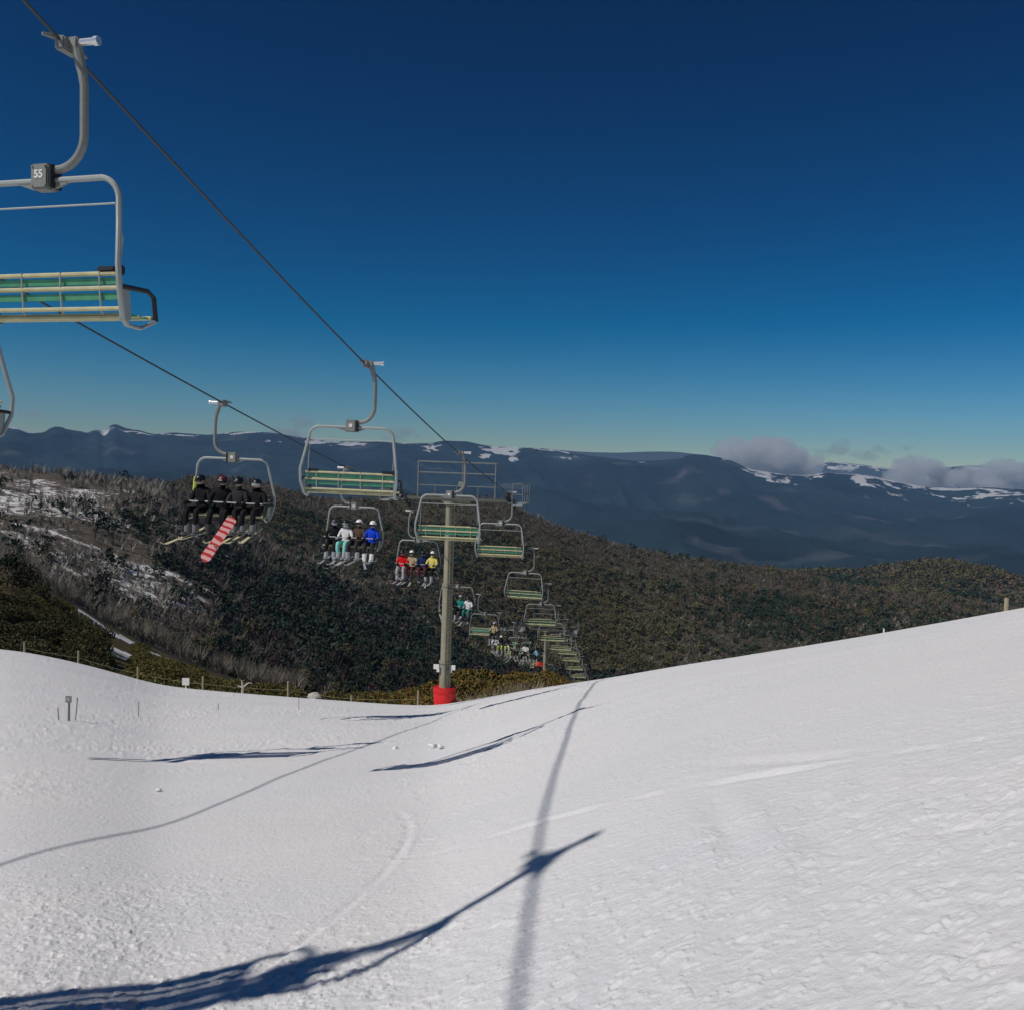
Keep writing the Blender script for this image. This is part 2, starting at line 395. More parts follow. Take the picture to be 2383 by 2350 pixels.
C_FAR = curve([(-900, 990), (-300, 1000), (0, 999), (21, 995), (38, 996), (69, 1006), (101, 1009), (126, 1000), (145, 1002), (168, 1007), (199, 1010), (227, 1003), (239, 1006), (262, 993), (269, 992), (294, 1001), (325, 1004), (357, 1011), (400, 1009),
               (480, 1013), (560, 1008), (600, 1009), (700, 1020), (800, 1030), (850, 1031), (960, 1034), (1000, 1033), (1040, 1027), (1080, 1026), (1130, 1034), (1200, 1040), (1290, 1047), (1340, 1058), (1400, 1066), (1480, 1076), (1560, 1072), (1620, 1062), (1690, 1074),
               (1760, 1098), (1850, 1108), (1944, 1102), (2005, 1104), (2100, 1122), (2200, 1134), (2300, 1136), (2383, 1140), (2700, 1150), (3100, 1170)])
C_LOW = curve([(-900, 1240), (0, 1200), (700, 1240), (1200, 1275), (1500, 1325), (2000, 1355), (2383, 1372), (3100, 1400)])

def hill_knots(az):
    te, rs = sil(az)
    k = []
    zs = snow_z(az, rs)
    k.append((rs + 2.5, (te - 0.006) * (rs + 2.5) - 1.2))
    r = rs + 14; k.append((r, (te - 0.012) * r - 0.3))
    r = np.full_like(az, 135.0); k.append((r, ev(C_SPUR, az) * r))
    r = np.full_like(az, 330.0); k.append((r, (np.minimum(ev(C_SPUR, az), ev(C_FOLD, az)) - 0.05) * r))
    r = np.full_like(az, 680.0); k.append((r, ev(C_FOLD, az) * r))
    r = np.full_like(az, 800.0); k.append((r, (np.minimum(ev(C_FOLD, az), ev(C_MID, az)) - 0.035) * r))
    r = np.full_like(az, 1150.0); k.append((r, ev(C_MID, az) * r))
    r = np.full_like(az, 1450.0); k.append((r, (np.minimum(ev(C_MID, az), ev(C_HUMP, az)) - 0.03) * r))
    r = np.full_like(az, 2000.0); k.append((r, ev(C_HUMP, az) * r))
    r = np.full_like(az, 3200.0); k.append((r, (np.minimum(np.minimum(ev(C_HUMP, az), ev(C_MID, az)), -0.12) - 0.05) * r))
    r = np.full_like(az, 5200.0); k.append((r, ev(C_LOW, az) * r - 30))
    r = np.full_like(az, 8500.0); k.append((r, (0.55 * ev(C_LOW, az) + 0.45 * ev(C_FAR, az)) * r))
    r = np.full_like(az, 12000.0); k.append((r, ev(C_FAR, az) * r))
    r = np.full_like(az, 12900.0); k.append((r, (ev(C_FAR, az) - 0.03) * r))
    return k
HK = None
def hill_z(az, r, detail=True):
    az = np.asarray(az, float); r = np.asarray(r, float)
    K = hill_knots(az)
    z = K[0][1] * np.ones_like(r)
    for (r0, z0), (r1, z1) in zip(K[:-1], K[1:]):
        t = np.clip((r - r0) / (r1 - r0), 0, 1)
        s = t + 0.55 * (t * t * (3 - 2 * t) - t)
        z = np.where((r >= r0), z0 + (z1 - z0) * s, z)
    if detail:
        x = r * np.sin(az); y = r * np.cos(az)
        z = z + np.clip((r - 95) / 200, 0, 1) * 3.5 * fbm(x / 60, y / 60, 4, 5) * np.clip((1900 - r) / 500, 0.3, 1)
        far = np.clip((r - 2600) / 2500, 0, 1)
        crest = 1 - 0.80 * np.exp(-((r - 12000) / 900.0) ** 2)
        xr = x + 260 * fbm(x / 1500, y / 1500, 3, 55); yr = y + 260 * fbm(x / 1500 + 7, y / 1500, 3, 56)
        z = z + far * crest * (210 * (ridged(xr / 1900, yr / 3400, 5, 31) - 0.15) + 28 * fbm(x / 240, y / 240, 4, 33))
    return z

def build_hills():
    azs = np.concatenate([np.linspace(-1.15, -0.57, 40)[:-1], np.linspace(-0.57, 0.57, 820), np.linspace(0.57, 1.15, 40)[1:]])
    te, rs = sil(azs)
    r0 = (rs + 2.5)[None, :]
    u = np.linspace(0, 1, 360)[:, None]
    L = np.log(r0) + u * (math.log(2200) - np.log(r0))
    tail = np.concatenate([np.geomspace(2230, 8800, 110), np.linspace(8830, 12900, 260)])[:, None] * np.ones_like(rs)[None]
    R = np.concatenate([np.exp(L), tail]); AZ = np.broadcast_to(azs[None, :], R.shape)
    Z = hill_z(AZ, R)
    X = R * np.sin(AZ); Y = R * np.cos(AZ)
    # ---- ground colours / snow cover
    n1 = fbm(X / 30, Y / 30, 4, 61); n2 = fbm(X / 170, Y / 170, 4, 62)
    col = np.empty(X.shape + (3,))
    def setc(mask, c): col[mask] = c
    col[:] = (0.055, 0.050, 0.040)
    col[R < 135] = (0.10, 0.078, 0.035)
    heath = (R > 350) & (R < 700); col[heath] = (0.10, 0.085, 0.068)
    mid = (R > 760) & (R < 1400); col[mid] = (0.055, 0.050, 0.034)
    far = R > 2600
    fcol = np.array([0.010, 0.020, 0.022])[None] * (1 + 0.9 * fbm(X[far] / 700, Y[far] / 700, 4, 63)[:, None])
    fl = fbm(X[far] / 420 + 3, Y[far] / 420, 5, 64)[:, None]
    fcol = fcol + np.clip(fl - 0.28, 0, 1) * np.array([0.14, 0.13, 0.12])
    col[far] = np.clip(fcol, 0.004, 0.5)
    px = (AZ * 2300 / 1.0) + 1191.5   # rough picture column, only to say which valley side a point is on
    snow = np.full(X.shape, -1.0)
    lh = (R > 330) & (R < 700)
    tt = np.clip((R - 330) / 350, 0, 1)
    sv = 0.415 + 0.14 * n2 + 0.50 * n1 - 0.22 * np.clip(1.35 * (px - 150) / 620, 0, 1) - 0.35 * np.clip((tt - 0.84) / 0.12, 0, 1) - 0.35 * np.clip((0.30 - tt) / 0.2, 0, 1)
    snow[lh] = np.clip(sv, -1, 0.52)[lh]
    # old road cut across the left hill
    rd = np.abs(tt - (0.47 + 0.02 * np.sin(px / 90.0)))
    snow[lh & (rd < 0.006) & (px < 520)] = 0.55
    md = (R > 900) & (R < 1180)
    snow[md] = (0.22 + 0.5 * n2 - 0.4 * np.clip((px - 760) / 500, 0, 1))[md]
    sp = (R < 260); 
    trk = ((R > 98) & (R < 112) & (px > 180) & (px < 600)) | ((R > 78) & (R < 112) & (px > 222) & (px < 290)) | ((np.abs(R - 131 + 5 * n1) < 4.5 * np.clip((480 - px) / 200, 0, 1)) & (px > 240) & (px < 480))
    snow[trk] = (0.52 + 0.35 * n1)[trk]
    # far tops: snow above the tree line
    zrel = Z
    elev = np.clip((R - 9300) / 2400, 0, 1)
    top = 0.03 + 3.0 * np.minimum(elev - 0.93, 0) + 1.5 * fbm(X / 190, Y / 330, 5, 71, 0.66) + 0.16 * n2
    band = np.interp(px, [0, 120, 330, 430, 560, 900, 1000, 1040, 1090, 1120, 1320, 1400, 1560, 1700, 1800, 2100, 2383], [0.24, 0.27, 0.12, 0.05, 0.32, 0.30, 0.1, -0.4, -0.3, 0.36, 0.34, -0.2, 0.1, 0.3, 0.3, 0.35, 0.4])
    f2 = R > 9000
    snow[f2] = np.clip(top + band, -1, 0.75)[f2]
    nr, na = R.shape
    V = np.stack([X, Y, Z], -1).reshape(-1, 3)
    i, j = np.meshgrid(np.arange(nr - 1), np.arange(na - 1), indexing='ij'); q = (i * na + j).ravel()
    F = np.stack([q, q + 1, q + na + 1, q + na], -1)[:, ::-1]
    me = mesh_np('hills', V, F, [M_HILL])
    c4 = np.ones((len(V), 4), np.float32); c4[:, :3] = col.reshape(-1, 3)
    at_ = me.attributes.new('tint', 'FLOAT_COLOR', 'POINT'); at_.data.foreach_set('color', c4.ravel())
    a2 = me.attributes.new('snowcover', 'FLOAT', 'POINT'); a2.data.foreach_set('value', snow.reshape(-1).astype(np.float32))
    o = link('hills', me); tag(o, kind='structure'); return o
build_hills()

# ------------------------------------------------------------------ ranges beyond the haze, clouds
def build_far_range():
    azs = np.linspace(-0.1, 0.7, 500)
    cr = curve([(800, 1120), (1100, 1060), (1250, 1046), (1340, 1051), (1400, 1054), (1560, 1053), (1650, 1062), (1750, 1075), (1850, 1083), (1944, 1076), (2005, 1083), (2100, 1093), (2200, 1088), (2260, 1083), (2383, 1085), (2700, 1090), (3100, 1100)])
    rr = np.linspace(19000, 24500, 120)[:, None]
    AZ = np.broadcast_to(azs[None], (120, 500)); R = np.broadcast_to(rr, AZ.shape)
    t = (R - 19000) / 4000
    te = ev(cr, AZ)
    Z = te * R - 900 * (1 - np.clip(t, 0, 1)) ** 1.2 - 500 * np.clip(t - 1, 0, 1)
    X = R * np.sin(AZ); Y = R * np.cos(AZ)
    Z = Z + 150 * ridged(X / 1800, Y / 3000, 5, 91) * np.clip(1 - t + 0.12, 0, 1)
    px = AZ * 2300 + 1191.5
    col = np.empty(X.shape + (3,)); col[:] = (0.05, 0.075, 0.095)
    snow = -0.12 + 3.0 * np.minimum(np.clip(t, 0, 1) - 0.90, 0) + 1.3 * fbm(X / 380, Y / 500, 5, 93, 0.6)
    snow = np.where(px < 1580, -1, snow + 0.35 + 0.25 * np.clip((px - 2200) / 100, 0, 1))
    V = np.stack([X, Y, Z], -1).reshape(-1, 3)
    i, j = np.meshgrid(np.arange(119), np.arange(499), indexing='ij'); q = (i * 500 + j).ravel()
    F = np.stack([q, q + 1, q + 501, q + 500], -1)[:, ::-1]
    me = mesh_np('far_mountain_range', V, F, [M_HILL])
    c4 = np.ones((len(V), 4), np.float32); c4[:, :3] = col.reshape(-1, 3)
    me.attributes.new('tint', 'FLOAT_COLOR', 'POINT').data.foreach_set('color', c4.ravel())
    me.attributes.new('snowcover', 'FLOAT', 'POINT').data.foreach_set('value', np.clip(snow, -1, 0.75).reshape(-1).astype(np.float32))
    tag(link('far_mountain_range', me), kind='structure')
build_far_range()

def cloud_mat(name, dens, col):
    m = bpy.data.materials.new(name); m.use_nodes = True
    n = m.node_tree.nodes; l = m.node_tree.links; n.remove(n['Principled BSDF'])
    v = n.new('ShaderNodeVolumePrincipled'); v.inputs['Color'].default_value = (*col, 1)
    v.inputs['Density'].default_value = dens; v.inputs['Anisotropy'].default_value = 0.2
    l.new(v.outputs[0], n['Material Output'].inputs['Volume'])
    return m
M_CLOUD = cloud_mat('grey_cloud', 0.0050, (0.96, 0.98, 0.98))
M_WISP = cloud_mat('thin_cloud', 0.0016, (0.75, 0.78, 0.80))
def biggest_island(me):
    bm = bmesh.new(); bm.from_mesh(me); seen = set(); best = []
    for v in bm.verts:
        if v in seen: continue
        st = [v]; seen.add(v); isl = []
        while st:
            a = st.pop(); isl.append(a)
            for e in a.link_edges:
                b_ = e.other_vert(a)
                if b_ not in seen: seen.add(b_); st.append(b_)
        if len(isl) > len(best): best = isl
    keep = set(best); bmesh.ops.delete(bm, geom=[v for v in bm.verts if v not in keep], context='VERTS')
    bm.to_mesh(me); bm.free(); return me
def cloud(px, py, wpx, hpx, D, label, m, n=16, seed=0, name='cloud', shape=None):
    """a volume inside a lumpy closed skin made of merged puffs"""
    rg = random.Random(seed)
    bm = bmesh.new()
    s = D / 2300.0
    c = at(px, py, D)
    for i in range(n):
        u = rg.uniform(-1, 1)
        hh = (1 - abs(u) ** 2.2) if shape is None else shape(u)
        x = u * wpx * 0.5 * 0.86 * s
        r = s * hpx * rg.uniform(0.20, 0.36) * (0.35 + 0.65 * hh)
        z = s * hpx * (rg.uniform(-0.35, 0.5) * hh - 0.12)
        y = rg.uniform(-0.5, 0.5) * hpx * s
        mt = Matrix.Translation((x, y, z)) @ Matrix.Diagonal((rg.uniform(1.3, 2.2), 1.4, rg.uniform(0.7, 1.0), 1))
        bmesh.ops.create_icosphere(bm, subdivisions=3, radius=r, matrix=mt)
    me = bpy.data.meshes.new(name); bm.to_mesh(me); bm.free()
    o = link(name, me, None, tuple(c))
    rm = o.modifiers.new('r', 'REMESH'); rm.mode = 'VOXEL'; rm.voxel_size = s * hpx / 34
    dp = o.modifiers.new('d', 'DISPLACE'); tx = bpy.data.textures.new('cl', 'CLOUDS'); tx.noise_scale = s * hpx * 0.35; tx.noise_depth = 4
    dp.texture = tx; dp.strength = s * hpx * 0.55; dp.mid_level = 0.5
    dg = bpy.context.evaluated_depsgraph_get(); me2 = bpy.data.meshes.new_from_object(o.evaluated_get(dg))
    me2 = biggest_island(me2); o.modifiers.clear(); o.data = me2; me2.materials.clear(); me2.materials.append(m)
    tag(o, label, 'cloud', 'clouds over the far range')
    return o
cloud(1785, 1078, 310, 104, 14500, 'largest rounded grey cloud resting on the far ridge right of centre', M_CLOUD, 34, 3, shape=lambda u: 1 - abs(u + 0.15) ** 3 * 0.8)
cloud(1975, 1044, 200, 44, 14800, 'flat dark grey cloud floating right of the big rounded cloud', M_WISP, 16, 4)
cloud(2112, 1046, 60, 22, 14900, 'tiny wisp of cloud right of the flat dark grey cloud', M_WISP, 6, 5)
cloud(2270, 1120, 450, 90, 14200, 'long grey cloud bank at the right edge below the snowy tops', M_CLOUD, 44, 6, shape=lambda u: 0.75 + 0.25 * math.sin(u * 7))
cloud(2130, 1106, 150, 50, 14300, 'small rounded grey cloud at the left end of the long bank', M_CLOUD, 12, 7)
cloud(1960, 1104, 170, 34, 14350, 'thin veil of mist over the ridge between the two big clouds', M_WISP, 14, 17)
cloud(700, 1006, 190, 70, 15000, 'hazy grey cloud behind the second chair over the range', M_WISP, 12, 8)
cloud(930, 1010, 130, 46, 15000, 'faint grey cloud right of the second empty chair', M_WISP, 9, 9)
cloud(325, 963, 30, 13, 15500, 'tiny dark cloud above and right of the snowy left peak', M_WISP, 5, 10)
cloud(232, 956, 46, 9, 15500, 'thin streak of cloud over the snowy left peak', M_WISP, 5, 11)
cloud(178, 968, 60, 11, 15500, 'thin streak of cloud left of the snowy peak', M_WISP, 6, 12)
cloud(398, 988, 30, 10, 15500, 'faint small cloud between the snowy peak and the hanger of the riders in black', M_WISP, 5, 13)
cloud(70, 955, 70, 34, 15500, 'faint grey cloud at the left edge above the range', M_WISP, 7, 14)
cloud(455, 950, 30, 10, 15500, 'faint small cloud left of the grip of the riders in black', M_WISP, 5, 15)

# ------------------------------------------------------------------ haze
def haze():
    m = bpy.data.materials.new('haze'); m.use_nodes = True
    n = m.node_tree.nodes; l = m.node_tree.links; n.remove(n['Principled BSDF'])
    v = n.new('ShaderNodeVolumePrincipled'); v.inputs['Color'].default_value = (0.30, 0.56, 0.95, 1)
    v.inputs['Density'].default_value = 3.2e-5; v.inputs['Anisotropy'].default_value = 0.0
    l.new(v.outputs[0], n['Material Output'].inputs['Volume'])
    b = MB(); z0, z1 = -1500, 520
    b.box((0, 6600, (z0 + z1) / 2), (26000, 13600, z1 - z0))
    o = b.build('haze', m, smooth=False); tag(o, kind='stuff')
haze()

# ------------------------------------------------------------------ plants
def leaf_cloud(n, shape, size, rg, col, cvar=0.25, up=0.0):
    """n small leaf-cluster triangles/quads in a volume; shape(rg)->(x,y,z). Returns V,F,C"""
    P = np.array([shape(rg) for _ in range(n)])
    a = rg.normal(size=(n, 3)); a[:, 2] += up; a /= np.linalg.norm(a, axis=1)[:, None]
    b = np.cross(a, rg.normal(size=(n, 3))); b /= np.linalg.norm(b, axis=1)[:, None]
    s = size * rg.uniform(0.6, 1.4, (n, 1))
    V = np.stack([P - a * s * 0.6, P + b * s * 0.45, P + a * s * 0.7, P - b * s * 0.45], 1).reshape(-1, 3)
    F = np.arange(4 * n).reshape(n, 4)
    C = np.array(col)[None] * (1 + cvar * rg.normal(size=(n, 1))) * (1 + 0.08 * rg.normal(size=(n, 3)))
    return V, F, np.repeat(np.clip(C, 0.004, 0.9), 4, 0)

def lumpy(rg, lobes):
    def f(r):
        c, s = lobes[int(r.integers(len(lobes)))]
        d = r.normal(size=3); d /= np.linalg.norm(d); k = r.uniform(0.45, 1.0)
        return (c[0] + d[0] * s * k, c[1] + d[1] * s * k, max(0.02, c[2] + d[2] * s * 0.72 * k))
    return f

def crown_variant(rg, h, w, col, n, size, low=0.25, nl=9):
    lobes = []
    for _ in range(nl):
        z = rg.uniform(low, 0.88) * h; rad = w * 0.5 * (1 - 0.55 * abs(z / h - 0.5) * 2) * rg.uniform(0.2, 0.95); a = rg.uniform(0, 6.28)
        lobes.append(((math.cos(a) * rad, math.sin(a) * rad, z), w * rg.uniform(0.16, 0.30)))
    return leaf_cloud(n, lumpy(rg, lobes), size, rg, col)

def sticks(rg, h, w, n, thick, col, up=1.0):
    """bare crown: thin tapering limbs fanning upward"""
    V = []; F = []; C = []
    for i in range(n):
        a = rg.uniform(0, 6.283); l = rg.uniform(0.5, 1.0) * h; sp = rg.uniform(0.1, 0.55) * w
        z0 = rg.uniform(0.0, 0.35) * h
        b0 = np.array([math.cos(a) * sp * z0 / h * .4, math.sin(a) * sp * z0 / h * .4, z0]); t = np.array([math.cos(a) * sp, math.sin(a) * sp, l])
        mid = (b0 + t) / 2 + rg.normal(size=3) * 0.05 * w
        side = np.array([-math.sin(a + 0.8), math.cos(a + 0.8), 0]) * thick
        k = len(V)
        V += [b0 - side, b0 + side, mid + side * .7, mid - side * .7, t + side * .25, t - side * .25]
        F += [[k, k + 1, k + 2, k + 3], [k + 3, k + 2, k + 4, k + 5]]
        c = np.array(col) * (1 + 0.2 * rg.normal())
        C += [c] * 6
    return np.array(V), np.array(F), np.clip(np.array(C), 0.01, 0.9)

def plant_mesh(name, V, F, C, m=None):
    me = mesh_np(name, V, F, [m or M_PLANT], smooth=False)
    c4 = np.ones((len(V), 4), np.float32); c4[:, :3] = C
    me.attributes.new('tint', 'FLOAT_COLOR', 'POINT').data.foreach_set('color', c4.ravel())
    return me

def trunk_mesh(rg, h, r, nb=4, name='trunk', m=None):
    b = MB(); lean = rg.uniform(-0.12, 0.12) * h
    pts = [(0, 0, -0.3), (lean * .3, 0, h * .3), (lean * .7, lean * .3, h * .6), (lean, lean * .5, h * .85)]
    b.tube(pts, [r, r * .8, r * .5, r * .2], 6)
    for i in range(nb):
        a = i * 6.283 / nb + rg.uniform(0, 1); z = rg.uniform(.25, .5) * h; q = rg.uniform(.2, .35) * h
        b.tube([(lean * z / h, 0, z), (math.cos(a) * q * .6, math.sin(a) * q * .6, z + q * .7), (math.cos(a) * q, math.sin(a) * q, z + q * 1.3)], [r * .5, r * .35, r * .12], 5)
    return b.mesh(name, m or M_TRUNK)

PAL = dict(olive=(0.082, 0.078, 0.034), dark=(0.022, 0.034, 0.020), teal=(0.024, 0.042, 0.034), brown=(0.095, 0.070, 0.045), grey=(0.15, 0.14, 0.12), maroon=(0.050, 0.036, 0.038), pale=(0.24, 0.225, 0.195))

def forest():
    rg = np.random.default_rng(5)
    # ---- scatter positions: polar, roughly even per square metre
    def scatter(n, r0, r1, a0=-0.56, a1=0.56):
        r = np.sqrt(rg.uniform(r0 ** 2, r1 ** 2, n)); a = rg.uniform(a0, a1, n); return a, r
    A, R = [], []
    for n, r0, r1, a0, a1 in ((19000, 340, 720, -0.56, 0.25), (24000, 800, 1185, -0.46, 0.56), (11000, 1450, 2060, 0.0, 0.56), (1500, 150, 340, -0.56, 0.1)):
        a, r = scatter(n, r0, r1, a0, a1); A.append(a); R.append(r)
    A = np.concatenate(A); R = np.concatenate(R)
    X = R * np.sin(A); Y = R * np.cos(A); Z = hill_z(A, R)
    px = A * 2300 + 1191.5
    n2 = fbm(X / 170, Y / 170, 4, 62); n3 = fbm(X / 90, Y / 90, 3, 162); n4 = fbm(X / 120 + 9, Y / 120, 3, 163)
    left = R < 730
    tt = np.clip((R - 330) / 350, 0, 1)
    # species: 0 evergreen crown, 1 bare grey
    bare = np.zeros(len(A), bool)
    pb = np.where(left, np.clip(1.05 - 0.0008 * px + 0.8 * n3 + 0.25 * tt, 0.15, 0.98), np.clip(0.38 + 1.6 * n3 - 0.0002 * (px - 900), 0.04, 0.85))
    bare = rg.uniform(size=len(A)) < pb
    # open patches of snow grass / snow on the left hill top
    keep = np.ones(len(A), bool)
    keep &= ~((R > 340) & (R < 720) & (rg.uniform(size=len(A)) < np.clip(0.62 - px / 900 + 0.9 * n2 + 0.35 * (tt > 0.8) - 0.6 * (tt < 0.2), 0, 0.93)))
    rd = np.abs(tt - (0.47 + 0.02 * np.sin(px / 90.0)))
    keep &= ~((R > 330) & (R < 700) & (rd < 0.02) & (px < 560))
    # hide what the brow certainly hides
    te, rs = sil(A); keep &= ((Z + 14) / R > te)
    # the lift line clearing
    idx = np.nonzero(keep)[0]
    A, R, X, Y, Z, px, bare, n2, n3, n4, left = (v[idx] for v in (A, R, X, Y, Z, px, bare, n2, n3, n4, left))
    N = len(A)
    pal = np.empty((N, 3))
    for i in range(N):
        if bare[i]:
            c = np.array(PAL['grey']) if left[i] else np.array((0.12, 0.105, 0.075))
            if rg.uniform() < (0.35 if left[i] and px[i] < 480 else 0.16): c = np.array(PAL['pale']) * 1.2
            if left[i] and px[i] > 420: c = c * 0.5 + np.array(PAL['maroon']) * 0.35
        elif left[i]:
            c = np.array(PAL['dark']) if rg.uniform() < 0.6 + n4[i] else np.array(PAL['teal']) if rg.uniform() < 0.5 else np.array(PAL['maroon'])
        else:
            k = n4[i] + 0.25 * rg.normal()
            c = np.array(PAL['olive']) if k > 0.08 else np.array(PAL['brown']) if k > -0.12 else np.array(PAL['dark']) * 1.3
        pal[i] = c * (rg.uniform(0.7, 1.35) if R[i] < 730 else rg.uniform(0.85, 1.15)) * (1.7 if R[i] > 730 else 1.5)
    rim = ~left & (R > 1060) & (R < 1190) & (rg.uniform(size=N) < 0.8)
    bare = bare | rim
    pal[rim] = np.array((0.21, 0.18, 0.145)) * rg.uniform(.7, 1.2, (int(rim.sum()), 1))
    ht = np.where(bare, rg.uniform(3.0, 7.5, N), rg.uniform(3, 10, N) * (1 + 0.5 * n3)) * np.where(R > 1400, 1.5, 1.0) * np.where(R < 340, 0.6, 1.0)
    # visible size: the nearest become things of their own
    seen = (Z + 0.5 * ht) / R > te[idx] + 0.004
    zone = seen & (R < 720)
    tree_i = np.nonzero(zone & ~bare)[0]; tree_i = tree_i[np.argsort(R[tree_i] / ht[tree_i])][:230]
    bare_i = np.nonzero(zone & bare)[0]; bare_i = bare_i[np.argsort(R[bare_i] / ht[bare_i])][:190]
    solo = set(tree_i.tolist()) | set(bare_i.tolist())
    # ---- low poly variants, merged
    var_e = [crown_variant(rg, 1.0, 1.15, (1, 1, 1), 66, 0.15, 0.05, 9) for _ in range(8)]
    var_f = [crown_variant(rg, 1.0, 1.2, (1, 1, 1), 34, 0.22, 0.05, 6) for _ in range(8)]
    var_b = [sticks(rg, 1.0, 0.9, 15, 0.022, (1, 1, 1)) for _ in range(8)]
    VV = []; FF = []; CC = []; base = 0
    for i in range(N):
        if i in solo: continue
        v, f, c = (var_b if bare[i] else (var_e if R[i] < 1250 else var_f))[int(rg.integers(8))]
        th = rg.uniform(0, 6.283); cs, sn = math.cos(th), math.sin(th); h = ht[i]; wd = h * rg.uniform(0.8, 1.25)
        w3 = np.empty_like(v); w3[:, 0] = (v[:, 0] * cs - v[:, 1] * sn) * wd + X[i]; w3[:, 1] = (v[:, 0] * sn + v[:, 1] * cs) * wd + Y[i]; w3[:, 2] = v[:, 2] * h + Z[i] - 0.1 * h
        VV.append(w3); FF.append(f + base); CC.append(c * pal[i]); base += len(v)
    me = plant_mesh('forest', np.concatenate(VV), np.concatenate(FF), np.clip(np.concatenate(CC), 0.004, 0.6))
    o = link('forest', me)
    tag(o, 'mixed snow gum forest of dark crowns and bare grey trees covering the hills', 'forest', kind='stuff')
    # ---- individual trees
    evm = []
    for k in range(10):
        c = [PAL['dark'], PAL['teal'], PAL['olive'], PAL['dark'], PAL['maroon']][k % 5]
        v, f, cc = crown_variant(rg, 6.5, 5.2, c, 330, 0.42, 0.16, 12)
        evm.append((plant_mesh('crown', v, f, cc), trunk_mesh(rg, 5.5, 0.2)))
    brm = []
    for k in range(8):
        v, f, cc = sticks(rg, 5.5, 4.6, 46, 0.035, [PAL['grey'], PAL['pale']][k % 2])
        brm.append((plant_mesh('bare_branches', v, f, cc), trunk_mesh(rg, 4.0, 0.13, 5, m=M_DEAD)))
    for ids, ms, nm, lab, cat, grp, crown in ((tree_i, evm, 'snow_gum_tree', 'dark green snow gum standing in the valley forest below the snow slope', 'tree', 'dark green trees of the valley forest', 'crown'),
                                  (bare_i, brm, 'bare_tree', 'bare grey tree with pale upright branches on the slope behind the snow', 'bare tree', 'bare grey trees on the valley side', 'branches')):
        for i in ids:
            cm, tm = ms[int(rg.integers(len(ms)))]
            t = empty(nm, (X[i], Y[i], Z[i] - 0.2), rg.uniform(0, 6.28)); s = ht[i] / 6.2; t.scale = (s * rg.uniform(.85, 1.2), s, s)
            tag(t, lab, cat, grp)
            link(crown, cm, t); link('trunk', tm, t)
forest()

